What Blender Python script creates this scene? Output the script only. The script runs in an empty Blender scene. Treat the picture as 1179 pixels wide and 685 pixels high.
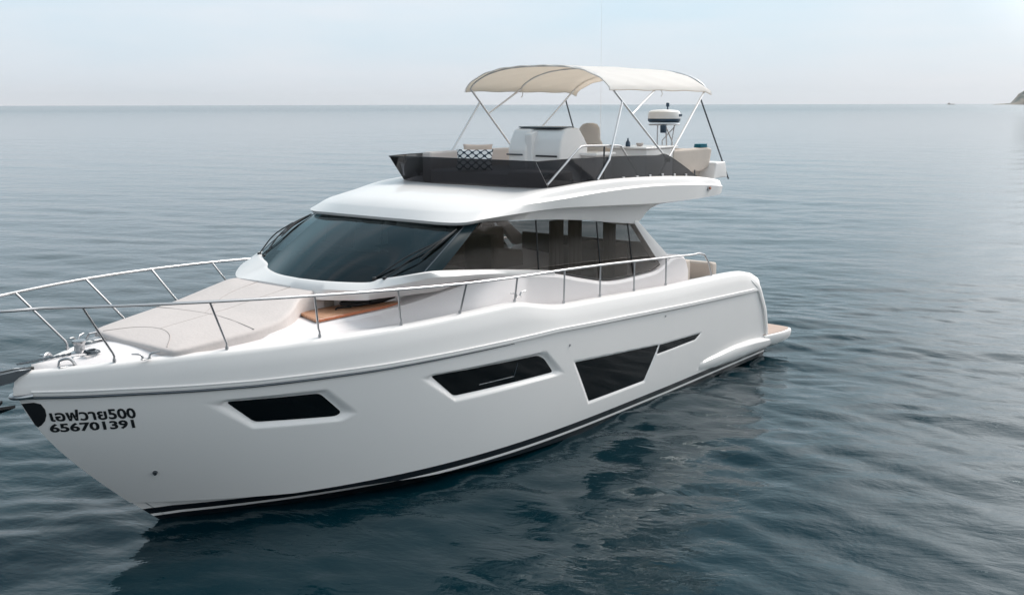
import bpy, bmesh, math, random
import numpy as np
from mathutils import Vector, Matrix
R = math.radians
random.seed(4)
S = bpy.context.scene
COL = S.collection

# ---------------------------------------------------------------- camera
CY, CP, CR = -2.474, 0.1807, -0.002
cam_d = bpy.data.cameras.new('camera'); cam = bpy.data.objects.new('camera', cam_d); COL.objects.link(cam)
_f = Vector((math.cos(CY)*math.cos(CP), math.sin(CY)*math.cos(CP), -math.sin(CP)))
_r = Vector((math.sin(CY), -math.cos(CY), 0)); _u = _r.cross(_f)
_r2 = math.cos(CR)*_r + math.sin(CR)*_u; _u2 = -math.sin(CR)*_r + math.cos(CR)*_u
cam.matrix_world = Matrix(((_r2.x, _u2.x, -_f.x, 20.739), (_r2.y, _u2.y, -_f.y, 11.001), (_r2.z, _u2.z, -_f.z, 5.032), (0, 0, 0, 1)))
cam_d.sensor_width = 36; cam_d.lens = 1214.94/1179*36; cam_d.clip_start = .1; cam_d.clip_end = 60000
S.camera = cam

# ---------------------------------------------------------------- sky, sun, exposure
SUN_AZ, SUN_EL = R(172), R(46)      # direction towards the sun, angle from +x ccw
w = bpy.data.worlds.new('World'); S.world = w; w.use_nodes = True
N = w.node_tree.nodes; L = w.node_tree.links
bg = N['Background']; bg.inputs['Strength'].default_value = .104
sky = N.new('ShaderNodeTexSky'); sky.sky_type = 'NISHITA'; sky.sun_disc = False
sky.sun_elevation = SUN_EL; sky.sun_rotation = math.pi/2 - SUN_AZ
sky.air_density = 1.0; sky.dust_density = 2.5; sky.ozone_density = 1.5
tc = N.new('ShaderNodeTexCoord'); sep = N.new('ShaderNodeSeparateXYZ'); L.new(tc.outputs['Generated'], sep.inputs[0])
# thin overcast: pale veil graded by height and by bearing, with soft cloud banks
rz = N.new('ShaderNodeValToRGB'); L.new(sep.outputs['Z'], rz.inputs[0])
e = rz.color_ramp.elements
e[0].position = 0; e[0].color = (6.3, 6.6, 7.1, 1); e[1].position = 1; e[1].color = (2.6, 4.0, 4.9, 1)
a = e.new(.035); a.color = (5.9, 6.8, 7.6, 1)
a = e.new(.10); a.color = (4.9, 6.8, 8.0, 1)
a = e.new(.25); a.color = (5.7, 7.5, 8.1, 1)
a = e.new(.6); a.color = (2.9, 4.9, 5.8, 1)
dot = N.new('ShaderNodeVectorMath'); dot.operation = 'DOT_PRODUCT'; L.new(tc.outputs['Generated'], dot.inputs[0])
dot.inputs[1].default_value = (math.cos(R(172))*.94, math.sin(R(172))*.94, .34)
mr = N.new('ShaderNodeMapRange'); L.new(dot.outputs['Value'], mr.inputs[0])
mr.inputs[1].default_value = -.7; mr.inputs[2].default_value = .25; mr.inputs[3].default_value = .5; mr.inputs[4].default_value = .97
mul = N.new('ShaderNodeVectorMath'); mul.operation = 'SCALE'; L.new(rz.outputs[0], mul.inputs[0]); L.new(mr.outputs[0], mul.inputs['Scale'])
def lobe(d, lo, hi, col, prev):
    # a brighter part of the cloud veil round direction d
    a_ = N.new('ShaderNodeVectorMath'); a_.operation = 'DOT_PRODUCT'; L.new(tc.outputs['Generated'], a_.inputs[0]); a_.inputs[1].default_value = d
    b_ = N.new('ShaderNodeMapRange'); b_.interpolation_type = 'SMOOTHSTEP'; L.new(a_.outputs['Value'], b_.inputs[0]); b_.inputs[1].default_value = lo; b_.inputs[2].default_value = hi
    c_ = N.new('ShaderNodeVectorMath'); c_.operation = 'SCALE'; c_.inputs[0].default_value = col; L.new(b_.outputs[0], c_.inputs['Scale'])
    d_ = N.new('ShaderNodeVectorMath'); d_.operation = 'ADD'; L.new(prev.outputs[0], d_.inputs[0]); L.new(c_.outputs[0], d_.inputs[1]); return d_
mul = lobe((math.cos(R(175))*.914, math.sin(R(175))*.914, .407), .88, .98, (17, 15.6, 15.2), mul)
mul = lobe((-.50, .83, .24), .2, 1.0, (7.2, 6.2, 5.6), mul)
mp = N.new('ShaderNodeMapping'); mp.inputs['Scale'].default_value = (1.6, 1.6, 9); L.new(tc.outputs['Generated'], mp.inputs[0])
nz = N.new('ShaderNodeTexNoise'); nz.inputs['Scale'].default_value = 1.7; nz.inputs['Detail'].default_value = 5; L.new(mp.outputs[0], nz.inputs['Vector'])
cr = N.new('ShaderNodeMapRange'); L.new(nz.outputs[0], cr.inputs[0])
cr.inputs[1].default_value = .35; cr.inputs[2].default_value = .7; cr.inputs[3].default_value = 0; cr.inputs[4].default_value = .62
mx0 = N.new('ShaderNodeMix'); mx0.data_type = 'RGBA'; L.new(cr.outputs[0], mx0.inputs['Factor']); L.new(mul.outputs[0], mx0.inputs['A'])
mx0.inputs['B'].default_value = (7.6, 7.4, 7.7, 1)
mx = N.new('ShaderNodeMix'); mx.data_type = 'RGBA'; mx.inputs['Factor'].default_value = .88
L.new(sky.outputs[0], mx.inputs['A']); L.new(mx0.outputs['Result'], mx.inputs['B']); L.new(mx.outputs['Result'], bg.inputs['Color'])
sd = bpy.data.lights.new('sun', 'SUN'); sd.energy = 2.7; sd.angle = R(30); sd.color = (1, .93, .86)
so = bpy.data.objects.new('sun', sd); COL.objects.link(so)
so.rotation_euler = Vector((math.cos(SUN_AZ)*math.cos(SUN_EL), math.sin(SUN_AZ)*math.cos(SUN_EL), math.sin(SUN_EL))).to_track_quat('Z', 'Y').to_euler()
S.view_settings.view_transform = 'Standard'; S.view_settings.look = 'None'
S.view_settings.exposure = 0.3; S.view_settings.gamma = 1
S.render.engine = 'CYCLES'
S.cycles.max_bounces = 8; S.cycles.transparent_max_bounces = 12

# ---------------------------------------------------------------- materials
def pm(name, col, rough=.5, metal=0, coat=0, var=.05, vs=3, bump=0, bs=60, spec=.5):
    m = bpy.data.materials.new(name); m.use_nodes = True
    n = m.node_tree.nodes; l = m.node_tree.links; b = n['Principled BSDF']
    b.inputs['Roughness'].default_value = rough; b.inputs['Metallic'].default_value = metal
    b.inputs['Coat Weight'].default_value = coat; b.inputs['Coat Roughness'].default_value = .06
    b.inputs['Specular IOR Level'].default_value = spec
    t = n.new('ShaderNodeTexCoord'); z = n.new('ShaderNodeTexNoise'); z.inputs['Scale'].default_value = vs; z.inputs['Detail'].default_value = 6
    l.new(t.outputs['Object'], z.inputs['Vector'])
    mxx = n.new('ShaderNodeMix'); mxx.data_type = 'RGBA'; l.new(z.outputs[0], mxx.inputs['Factor'])
    mxx.inputs['A'].default_value = (*[c*(1-var) for c in col], 1); mxx.inputs['B'].default_value = (*[min(1, c*(1+var)) for c in col], 1)
    l.new(mxx.outputs['Result'], b.inputs['Base Color'])
    if bump:
        z2 = n.new('ShaderNodeTexNoise'); z2.inputs['Scale'].default_value = bs; z2.inputs['Detail'].default_value = 4; l.new(t.outputs['Object'], z2.inputs['Vector'])
        bp = n.new('ShaderNodeBump'); bp.inputs['Strength'].default_value = bump; bp.inputs['Distance'].default_value = .01
        l.new(z2.outputs[0], bp.inputs['Height']); l.new(bp.outputs[0], b.inputs['Normal'])
    return m
M = {}
M['gel'] = pm('white_gelcoat', (.84, .815, .80), .35, 0, .25, .02, 1.2)
M['radome'] = pm('radome_plastic', (.80, .82, .84), .35)
M['pole'] = pm('satin_aluminium', (.74, .74, .75), .38, .85, 0, .05, 8)
M['deck'] = pm('nonslip_deck', (.78, .745, .745), .55, 0, 0, .03, 2, .25, 300)
M['steel'] = pm('stainless_steel', (.5, .5, .51), .34, 1, 0, .06, 8)
M['dsteel'] = pm('dark_steel', (.10, .115, .13), .3, .8, 0, .1, 8)
M['black'] = pm('black_rubber', (.012, .013, .015), .45)
M['bglass'] = pm('black_hull_glass', (.003, .004, .005), .04, spec=.3)
M['pillar'] = pm('blackened_glass', (.015, .03, .037), .35, spec=.12)
M['canvas'] = pm('offwhite_canvas', (.86, .85, .84), .85, 0, 0, .04, 3, .5, 9)
M['canvas_shade'] = pm('canvas_shade_beige', (.80, .72, .63), .9, 0, 0, .05, 3, .4, 9)  # same canvas as above, its shaded, light-warmed underside put into the colour
M['pad'] = pm('beige_cushion', (.58, .53, .51), .8, 0, 0, .05, 4, .4, 18)
M['taupe'] = pm('taupe_cushion', (.52, .46, .41), .8, 0, 0, .05, 4, .4, 18)
M['seat'] = pm('stone_vinyl', (.54, .49, .45), .6, 0, 0, .05, 4, .3, 18)
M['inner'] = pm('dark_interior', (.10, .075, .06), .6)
M['sofa'] = pm('interior_fabric', (.30, .24, .20), .9)
M['stitch'] = pm('seam_thread', (.38, .34, .32), .8)
M['teal'] = pm('teal_towel', (.02, .16, .22), .9, bump=.6, bs=80)
M['peach'] = pm('peach_cushion', (.66, .52, .44), .85, bump=.4, bs=40)
M['navy'] = pm('navy_plastic', (.02, .05, .09), .4)

def translucent(m, col, f):
    n = m.node_tree.nodes; l = m.node_tree.links; b = n['Principled BSDF']; o = [q for q in n if q.type == 'OUTPUT_MATERIAL'][0]
    t = n.new('ShaderNodeBsdfTranslucent'); t.inputs[0].default_value = (*col, 1); x = n.new('ShaderNodeMixShader'); x.inputs[0].default_value = f
    l.new(b.outputs[0], x.inputs[1]); l.new(t.outputs[0], x.inputs[2]); l.new(x.outputs[0], o.inputs[0])
translucent(M['canvas'], (.95, .93, .90), .38); translucent(M['canvas_shade'], (.98, .90, .80), .75)
def teak():
    m = bpy.data.materials.new('teak_planks'); m.use_nodes = True
    n = m.node_tree.nodes; l = m.node_tree.links; b = n['Principled BSDF']; b.inputs['Roughness'].default_value = .45
    t = n.new('ShaderNodeTexCoord'); p = n.new('ShaderNodeMapping'); p.inputs['Scale'].default_value = (1.2, 18, 1); l.new(t.outputs['Object'], p.inputs[0])
    z = n.new('ShaderNodeTexNoise'); z.inputs['Scale'].default_value = 3; z.inputs['Detail'].default_value = 8; l.new(p.outputs[0], z.inputs['Vector'])
    r = n.new('ShaderNodeValToRGB'); l.new(z.outputs[0], r.inputs[0])
    r.color_ramp.elements[0].color = (.36, .15, .07, 1); r.color_ramp.elements[1].color = (.62, .36, .22, 1)
    r.color_ramp.elements[0].position = .3; r.color_ramp.elements[1].position = .7
    s = n.new('ShaderNodeSeparateXYZ'); l.new(t.outputs['Object'], s.inputs[0])
    a = n.new('ShaderNodeMath'); a.operation = 'MULTIPLY'; a.inputs[1].default_value = 16; l.new(s.outputs['Y'], a.inputs[0])
    f = n.new('ShaderNodeMath'); f.operation = 'FRACT'; l.new(a.outputs[0], f.inputs[0])
    g = n.new('ShaderNodeMath'); g.operation = 'LESS_THAN'; g.inputs[1].default_value = .08; l.new(f.outputs[0], g.inputs[0])
    x = n.new('ShaderNodeMix'); x.data_type = 'RGBA'; l.new(g.outputs[0], x.inputs['Factor']); l.new(r.outputs[0], x.inputs['A']); x.inputs['B'].default_value = (.03, .025, .02, 1)
    l.new(x.outputs['Result'], b.inputs['Base Color'])
    return m
M['teak'] = teak()
M['teakpale'] = pm('weathered_teak', (.40, .30, .25), .7, 0, 0, .15, 9, .3, 40)
M['teakedge'] = pm('varnished_teak_edge', (.42, .13, .055), .3, 0, .3, .2, 12)

def tinted(name, tint, gloss=1.0):
    m = bpy.data.materials.new(name); m.use_nodes = True
    n = m.node_tree.nodes; l = m.node_tree.links
    for q in list(n): n.remove(q)
    o = n.new('ShaderNodeOutputMaterial'); x = n.new('ShaderNodeMixShader'); t = n.new('ShaderNodeBsdfTransparent'); g = n.new('ShaderNodeBsdfGlossy')
    t.inputs[0].default_value = (*tint, 1); g.inputs['Roughness'].default_value = .03; g.inputs[0].default_value = (*(gloss if hasattr(gloss, '__len__') else (gloss,)*3), 1)
    f = n.new('ShaderNodeFresnel'); f.inputs[0].default_value = 1.5
    tc_ = n.new('ShaderNodeTexCoord'); z = n.new('ShaderNodeTexNoise'); z.inputs['Scale'].default_value = .9; l.new(tc_.outputs['Object'], z.inputs['Vector'])
    bp = n.new('ShaderNodeBump'); bp.inputs['Strength'].default_value = .15; bp.inputs['Distance'].default_value = .02
    l.new(z.outputs[0], bp.inputs['Height']); l.new(bp.outputs[0], g.inputs['Normal'])
    l.new(f.outputs[0], x.inputs[0]); l.new(t.outputs[0], x.inputs[1]); l.new(g.outputs[0], x.inputs[2]); l.new(x.outputs[0], o.inputs[0])
    return m
M['wglass'] = tinted('windscreen_glass', (.075, .12, .135), (.86, .98, 1.02))
M['sglass'] = tinted('side_window_glass', (.27, .25, .24), (1, .97, .93))
M['smoke'] = tinted('smoked_acrylic', (.065, .067, .076), .6)

def hullmat():
    m = M['gel'].copy(); m.name = 'hull_gelcoat_and_bottom_paint'
    n = m.node_tree.nodes; l = m.node_tree.links; b = n['Principled BSDF']
    src = b.inputs['Base Color'].links[0].from_socket
    t = n.new('ShaderNodeTexCoord'); s = n.new('ShaderNodeSeparateXYZ'); l.new(t.outputs['Object'], s.inputs[0])
    # painted bands, rising slightly towards the bow
    k = n.new('ShaderNodeMath'); k.operation = 'MULTIPLY_ADD'; k.inputs[1].default_value = -.004; l.new(s.outputs['X'], k.inputs[0]); l.new(s.outputs['Z'], k.inputs[2])
    r = n.new('ShaderNodeValToRGB'); r.color_ramp.interpolation = 'CONSTANT'
    mr_ = n.new('ShaderNodeMapRange'); mr_.inputs[1].default_value = -1; mr_.inputs[2].default_value = 1; l.new(k.outputs[0], mr_.inputs[0]); l.new(mr_.outputs[0], r.inputs[0])
    el = r.color_ramp.elements
    def z2(v): return (v+1)/2
    el[0].position = 0; el[0].color = (1, 1, 1, 1)
    el[1].position = z2(.045); el[1].color = (0, 0, 0, 1)
    q = el.new(z2(.085)); q.color = (1, 1, 1, 1)
    q = el.new(z2(.172)); q.color = (0, 0, 0, 1)
    x = n.new('ShaderNodeMix'); x.data_type = 'RGBA'; l.new(r.outputs[0], x.inputs['Factor']); l.new(src, x.inputs['A']); x.inputs['B'].default_value = (.008, .010, .014, 1)
    l.new(x.outputs['Result'], b.inputs['Base Color'])
    return m
M['hull'] = hullmat()

# ---------------------------------------------------------------- helpers
def obj(name, verts, faces, mat, parent=None, ang=35, flat=False):
    me = bpy.data.meshes.new(name); me.from_pydata([tuple(map(float, v)) for v in verts], [], faces)
    bm = bmesh.new(); bm.from_mesh(me); bmesh.ops.remove_doubles(bm, verts=bm.verts, dist=1e-5)
    bmesh.ops.recalc_face_normals(bm, faces=bm.faces); bm.to_mesh(me); bm.free()
    if not flat:
        me.shade_smooth(); me.set_sharp_from_angle(angle=R(ang))
    me.materials.append(mat); me.update()
    o = bpy.data.objects.new(name, me); COL.objects.link(o)
    if parent: o.parent = parent
    return o
class MB:
    def __init__(s): s.v = []; s.f = []
    def add(s, v, f):
        k = len(s.v); s.v += [tuple(q) for q in v]; s.f += [tuple(i+k for i in g) for g in f]; return s
    def loft(s, rings, closed=False, cap0=False, cap1=False):
        n = len(rings[0]); v = [p for r in rings for p in r]; f = []
        for i in range(len(rings)-1):
            for j in range(n if closed else n-1):
                jj = (j+1) % n; f.append((i*n+j, i*n+jj, (i+1)*n+jj, (i+1)*n+j))
        if cap0: f.append(tuple(range(n)))
        if cap1: f.append(tuple(range((len(rings)-1)*n, len(rings)*n)))
        return s.add(v, f)
    def tube(s, pts, r, n=10, smooth=0, cap=True):
        P = [Vector(p) for p in pts]
        if smooth: P = [Vector(q) for q in spl(P, smooth)]
        rr = list(np.interp(np.linspace(0, 1, len(P)), np.linspace(0, 1, len(r)), r)) if hasattr(r, '__len__') else [r]*len(P)
        up = None; rings = []
        for i, p in enumerate(P):
            t = (P[min(i+1, len(P)-1)] - P[max(i-1, 0)]).normalized()
            if up is None:
                up = t.orthogonal().normalized()
            else:
                up = (up - t*up.dot(t)).normalized()
            sd_ = t.cross(up)
            rings.append([p + (up*math.cos(2*math.pi*k/n) + sd_*math.sin(2*math.pi*k/n))*rr[i] for k in range(n)])
        return s.loft(rings, True, cap, cap)
    def box(s, x0, x1, y0, y1, z0, z1, b=.02, seg=3, warp=None):
        bm = bmesh.new(); bmesh.ops.create_cube(bm, size=1)
        for v in bm.verts: v.co = Vector(((x0+x1)/2+v.co.x*(x1-x0), (y0+y1)/2+v.co.y*(y1-y0), (z0+z1)/2+v.co.z*(z1-z0)))
        if b: bmesh.ops.bevel(bm, geom=list(bm.edges), offset=b, segments=seg, affect='EDGES', profile=.6)
        bm.verts.index_update()
        vs = [tuple(warp(v.co.copy()) if warp else v.co) for v in bm.verts]; fs = [tuple(v.index for v in f.verts) for f in bm.faces]
        bm.free(); return s.add(vs, fs)
    def prism(s, poly, ax, a, b, bev=.015, seg=2):
        # poly in the two other axes, extruded along ax from a to b
        bm = bmesh.new()
        def mk(p, t):
            return {0: (t, p[0], p[1]), 1: (p[0], t, p[1]), 2: (p[0], p[1], t)}[ax]
        v0 = [bm.verts.new(mk(p, a)) for p in poly]; v1 = [bm.verts.new(mk(p, b)) for p in poly]
        bm.faces.new(v0); bm.faces.new(v1[::-1]); n = len(poly)
        for i in range(n): bm.faces.new((v0[i], v1[i], v1[(i+1) % n], v0[(i+1) % n]))
        bmesh.ops.recalc_face_normals(bm, faces=bm.faces)
        if bev: bmesh.ops.bevel(bm, geom=list(bm.edges), offset=bev, segments=seg, affect='EDGES', profile=.6)
        bm.verts.index_update()
        vs = [tuple(v.co) for v in bm.verts]; fs = [tuple(v.index for v in f.verts) for f in bm.faces]; bm.free()
        return s.add(vs, fs)
    def lathe(s, prof, c, n=32):
        rings = [[(c[0]+r*math.cos(2*math.pi*k/n), c[1]+r*math.sin(2*math.pi*k/n), c[2]+z) for k in range(n)] for r, z in prof]
        return s.loft(rings, True, True, True)
    def obj(s, name, mat, parent=None, ang=35, flat=False): return obj(name, s.v, s.f, mat, parent, ang, flat)
def spl(P, n):
    P = [np.array(p, float) for p in P]; out = []
    Q = [2*P[0]-P[1]] + P + [2*P[-1]-P[-2]]
    for i in range(1, len(Q)-2):
        a, b, c, d = Q[i-1], Q[i], Q[i+1], Q[i+2]
        for k in range(n):
            t = k/n; out.append(.5*((2*b)+(c-a)*t+(2*a-5*b+4*c-d)*t*t+(3*b-a-3*c+d)*t**3))
    out.append(P[-1]); return [tuple(p) for p in out]
def itp(x, T):
    T = sorted(T); return float(np.interp(x, [t[0] for t in T], [t[1] for t in T]))
_sc = {}
def sitp(x, T):
    # smooth (monotone-ish) interpolation by averaging
    return sum(itp(x+d, T)*w_ for d, w_ in ((-.28, .1), (-.14, .2), (0, .4), (.14, .2), (.28, .1)))
def mir(P): return [(p[0], -p[1], p[2]) for p in P]
def tag(o, label, cat, group=None, kind=None):
    if label: o['label'] = label
    if cat: o['category'] = cat
    if group: o['group'] = group
    if kind: o['kind'] = kind
    return o

# ---------------------------------------------------------------- sea
def axis(lo, hi, h, g, far):
    core = list(np.arange(lo, hi, h)); a = []; p, d = hi, h
    while p < far: a.append(p); d *= g; p += d
    bq = []; p, d = lo-h, h
    while p > -far: bq.append(p); d *= g; p -= d
    return np.array(bq[::-1]+core+a)
def build_sea():
    xs = axis(-6, 22, .075, 1.022, 14000); ys = axis(-4, 12, .075, 1.022, 14000)
    X, Y = np.meshgrid(xs, ys, indexing='ij')
    dx = np.gradient(xs)[:, None]; dy = np.gradient(ys)[None, :]
    cell = np.maximum(dx+0*dy, dy+0*dx)
    Z = np.zeros_like(X); rng = np.random.default_rng(11)
    main = R(20)
    # domain warp keeps the wave trains from looking combed
    WX = X + .5*np.sin(Y*.31+1.2)+.35*np.sin(X*.23+Y*.17); WY = Y + .5*np.sin(X*.27+.4)+.35*np.sin(Y*.21-X*.13+2)
    for i in range(90):
        lam = float(np.exp(rng.uniform(np.log(.42), np.log(9))))
        th = main + rng.normal(0, .55 if lam < 3 else .35)
        k = 2*math.pi/lam; amp = .0050*lam**.85*rng.uniform(.5, 1.2)
        if lam > 3: amp *= .55
        fade = np.clip(lam/3.2/cell, 0, 1)**2; fade = np.where(cell > lam/2.5, 0, fade)
        ph = k*(WX*math.cos(th)+WY*math.sin(th))+rng.uniform(0, 6.28)
        Z += amp*fade*(np.sin(ph)+.18*np.cos(2*ph))
    # calmer, glassier patches
    patch = .75+.35*np.sin(X*.11+Y*.19+.7)*np.sin(Y*.09-X*.05+2.)
    Z *= patch*.5
    n, m = X.shape
    me = bpy.data.meshes.new('sea'); me.vertices.add(n*m)
    me.vertices.foreach_set('co', np.stack([X, Y, Z], -1).astype(np.float32).ravel())
    i = np.arange(n*m).reshape(n, m); q = np.stack([i[:-1, :-1], i[1:, :-1], i[1:, 1:], i[:-1, 1:]], -1).reshape(-1, 4)
    me.loops.add(q.size); me.loops.foreach_set('vertex_index', q.ravel().astype(np.int32))
    me.polygons.add(len(q)); me.polygons.foreach_set('loop_start', np.arange(0, q.size, 4, dtype=np.int32))
    me.update(calc_edges=True); me.shade_smooth()
    mt = bpy.data.materials.new('sea_water'); mt.use_nodes = True; nn = mt.node_tree.nodes; l = mt.node_tree.links; b = nn['Principled BSDF']
    b.inputs['Base Color'].default_value = (.0003, .0130, .0195, 1); b.inputs['Specular Tint'].default_value = (.28, .80, 1, 1); b.inputs['Roughness'].default_value = .055; b.inputs['IOR'].default_value = 1.333; b.inputs['Specular IOR Level'].default_value = .36
    t = nn.new('ShaderNodeTexCoord')
    ln = nn.new('ShaderNodeVectorMath'); ln.operation = 'LENGTH'; l.new(t.outputs['Object'], ln.inputs[0])
    rr_ = nn.new('ShaderNodeMapRange'); l.new(ln.outputs['Value'], rr_.inputs[0]); rr_.inputs[1].default_value = 25; rr_.inputs[2].default_value = 900; rr_.inputs[3].default_value = .05; rr_.inputs[4].default_value = .16
    l.new(rr_.outputs[0], b.inputs['Roughness'])   # wavelets too small to model far out
    prev = None
    for sc, rot, st, dist, det in ((.22, 112, .35, .22, 3), (1.3, 104, .55, .06, 4), (4.5, 118, .5, .020, 5)):
        p = nn.new('ShaderNodeMapping'); p.vector_type = 'TEXTURE'; p.inputs['Rotation'].default_value = (0, 0, R(rot)); p.inputs['Scale'].default_value = (1/(.6*sc), 1/sc, 1/sc); l.new(t.outputs['Object'], p.inputs[0])
        z = nn.new('ShaderNodeTexNoise'); z.inputs['Scale'].default_value = 1; z.inputs['Detail'].default_value = det; z.inputs['Roughness'].default_value = .55; z.inputs['Distortion'].default_value = .4
        l.new(p.outputs[0], z.inputs['Vector'])
        bp = nn.new('ShaderNodeBump'); bp.inputs['Strength'].default_value = st; bp.inputs['Distance'].default_value = dist; l.new(z.outputs[0], bp.inputs['Height'])
        if prev: l.new(prev.outputs[0], bp.inputs['Normal'])
        prev = bp
    l.new(prev.outputs[0], b.inputs['Normal'])
    me.materials.append(mt)
    o = bpy.data.objects.new('sea', me); COL.objects.link(o); o['kind'] = 'structure'
    return o
build_sea()

def island(name, cx, cy, prof, depth, mat, ang):
    # ridge built of cross-sections along its length with broken ground
    rng = np.random.default_rng(5); rows = []; n = len(prof)
    ux, uy = math.cos(ang), math.sin(ang)
    nx = 70; ny = 24
    for i in range(nx+1):
        s_ = prof[0][0]+(prof[-1][0]-prof[0][0])*i/nx; h = itp(s_, prof); row = []
        for j in range(ny+1):
            tq = j/ny*2-1; hh = h*max(0, 1-abs(tq)**1.7)
            hh *= 1+.10*math.sin(i*.9+j*1.7)+.08*math.sin(i*2.3-j*.8)+rng.uniform(-.05, .05)
            row.append((cx+ux*s_-uy*tq*depth, cy+uy*s_+ux*tq*depth, hh-1.5))
        rows.append(row)
    o = MB().loft(rows).obj(name, mat, None, 25); o['kind'] = 'structure'; return o
def rockmat(a, b_):
    m = bpy.data.materials.new('rock_and_scrub'); m.use_nodes = True; n = m.node_tree.nodes; l = m.node_tree.links; b = n['Principled BSDF']; b.inputs['Roughness'].default_value = .9
    t = n.new('ShaderNodeTexCoord'); z = n.new('ShaderNodeTexNoise'); z.inputs['Scale'].default_value = .02; z.inputs['Detail'].default_value = 8; l.new(t.outputs['Object'], z.inputs['Vector'])
    r = n.new('ShaderNodeValToRGB'); r.color_ramp.elements[0].position = .42; r.color_ramp.elements[1].position = .58; r.color_ramp.elements[0].color = (*a, 1); r.color_ramp.elements[1].color = (*b_, 1)
    l.new(z.outputs[0], r.inputs[0]); l.new(r.outputs[0], b.inputs['Base Color']); return m
def bearing(px, dist):
    v = _f*1214.94+_r*(px-589.5); v.z = 0; v.normalize(); return (20.739+v.x*dist, 11.001+v.y*dist)
rm = rockmat((.05, .07, .05), (.25, .2, .15))
ix, iy = bearing(1200, 5200)
ia = CY - math.pi/2 - .42
island('island', ix, iy, [(-260, 3), (-215, 6), (-190, 8), (-165, 42), (-130, 66), (-95, 74), (-50, 66), (0, 58), (60, 84), (140, 90), (250, 60), (380, 20), (420, 4)], 130, rm, ia)

# ================================================================ the yacht
yacht = bpy.data.objects.new('yacht', None); COL.objects.link(yacht)
tag(yacht, 'white flybridge motor yacht with black hull windows lying on calm blue sea', 'yacht')

STEM = [(-.6, 13.3), (0, 13.81), (.36, 14.16), (.78, 14.58), (1.14, 14.92), (1.57, 15.23), (1.9, 15.38), (2.4, 15.47)]
RUB = [(.9, 1.40), (2.07, 1.44), (4.34, 1.545), (6.63, 1.665), (8.46, 1.755), (10.0, 1.77), (11.6, 1.78), (12.4, 1.80), (13.2, 1.82), (13.9, 1.855), (14.45, 1.89), (14.9, 1.915), (15.4, 1.955)]
TOP = [(.9, 1.4), (1.75, 1.745), (1.95, 1.81), (2.25, 1.865), (3, 1.91), (5.27, 1.98), (7.15, 2.07), (8.3, 2.11), (8.75, 2.19), (9.2, 2.30), (10.3, 2.275), (11.3, 2.25), (12.5, 2.25), (14, 2.24), (15.38, 2.2)]
CH = [(0, -.02), (8, -.02), (9.5, .02), (11, .10), (12.3, .20), (13.3, .28), (14.2, .36)]
_sp = np.polyfit([q[0] for q in STEM], [q[1] for q in STEM], 4)
def stem(z): return np.polyval(_sp, z)
def hy(x, z, off=0):
    xe = float(stem(z))-off; B = 2.195-.145*math.exp(-max(z, 0)/.65)-off
    p = 3.3-.2*(1-math.exp(-max(z, 0)/.5))
    t = max(0, (x-6)/(xe-6)); yb = B*(1-t**p) if t < 1 else 0
    aft = np.interp(x, [0, 1, 5], [.10, .06, 0])      # hull draws in slightly aft
    return max(0., yb-aft)
def xaft(z): return itp(z, [(.42, .98), (.99, 1.22), (1.48, 1.56), (1.8, 1.82), (2.2, 2.0)])

def inpoly(poly, x, z):
    c = False; n = len(poly)
    for i in range(n):
        x1, z1 = poly[i]; x2, z2 = poly[(i+1) % n]
        if (z1 > z) != (z2 > z) and x < (x2-x1)*(z-z1)/(z2-z1)+x1: c = not c
    return c
def dseg(poly, X, Z):
    d = np.full(X.shape, 1e9); n = len(poly)
    for i in range(n):
        a = np.array(poly[i]); b = np.array(poly[(i+1) % n]); ab = b-a
        t = np.clip(((X-a[0])*ab[0]+(Z-a[1])*ab[1])/(ab@ab), 0, 1)
        d = np.minimum(d, np.hypot(X-a[0]-t*ab[0], Z-a[1]-t*ab[1]))
    return d
def ip(poly, X, Z):
    c = np.zeros(X.shape, bool); n = len(poly)
    for i in range(n):
        x1, z1 = poly[i]; x2, z2 = poly[(i+1) % n]
        if z1 == z2: continue
        c ^= ((z1 > Z) != (z2 > Z)) & (X < (x2-x1)*(Z-z1)/(z2-z1)+x1)
    return c
# window openings in the hull side, (x, z) outline and the outline of the moulded recess round each
#HULLWIN
HW = [dict(p=[(13.47, 1.63), (12.40, 1.57), (12.10, 1.27), (12.17, 1.23), (13.13, 1.32)], o=[(13.80, 1.685), (12.33, 1.625), (11.88, 1.23), (12.1, 1.16), (13.17, 1.235)], d=.055),
      dict(p=[(10.84, 1.53), (8.82, 1.46), (8.67, 1.385), (8.45, 1.14), (10.44, 1.18)], o=[(11.12, 1.57), (8.68, 1.515), (8.18, 1.07), (10.45, 1.10)], d=.055),
      dict(p=[(7.96, 1.20), (5.50, 1.025), (5.90, .48), (7.52, .49)], o=[(8.05, 1.24), (5.49, 1.045), (5.86, .44), (7.56, .44)], d=.02),
      dict(p=[(5.47, 1.02), (4.0, .97), (4.2, .885), (5.55, .875)], o=[(5.49, 1.035), (3.93, .99), (4.14, .865), (5.57, .85)], d=.012)]
def recess(X, Z):
    D = np.zeros(X.shape)
    for h in HW:
        inn = ip(h['p'], X, Z); out = ip(h['o'], X, Z)&~inn
        di = dseg(h['p'], X, Z); do = dseg(h['o'], X, Z)
        fr = np.where(out, do/(do+di+1e-9), 0); fr = fr*fr*(3-2*fr)
        D = np.maximum(D, np.where(inn, h['d'], fr*h['d']))
    return D
HY = np.vectorize(lambda x, z: hy(x, z))
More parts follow.
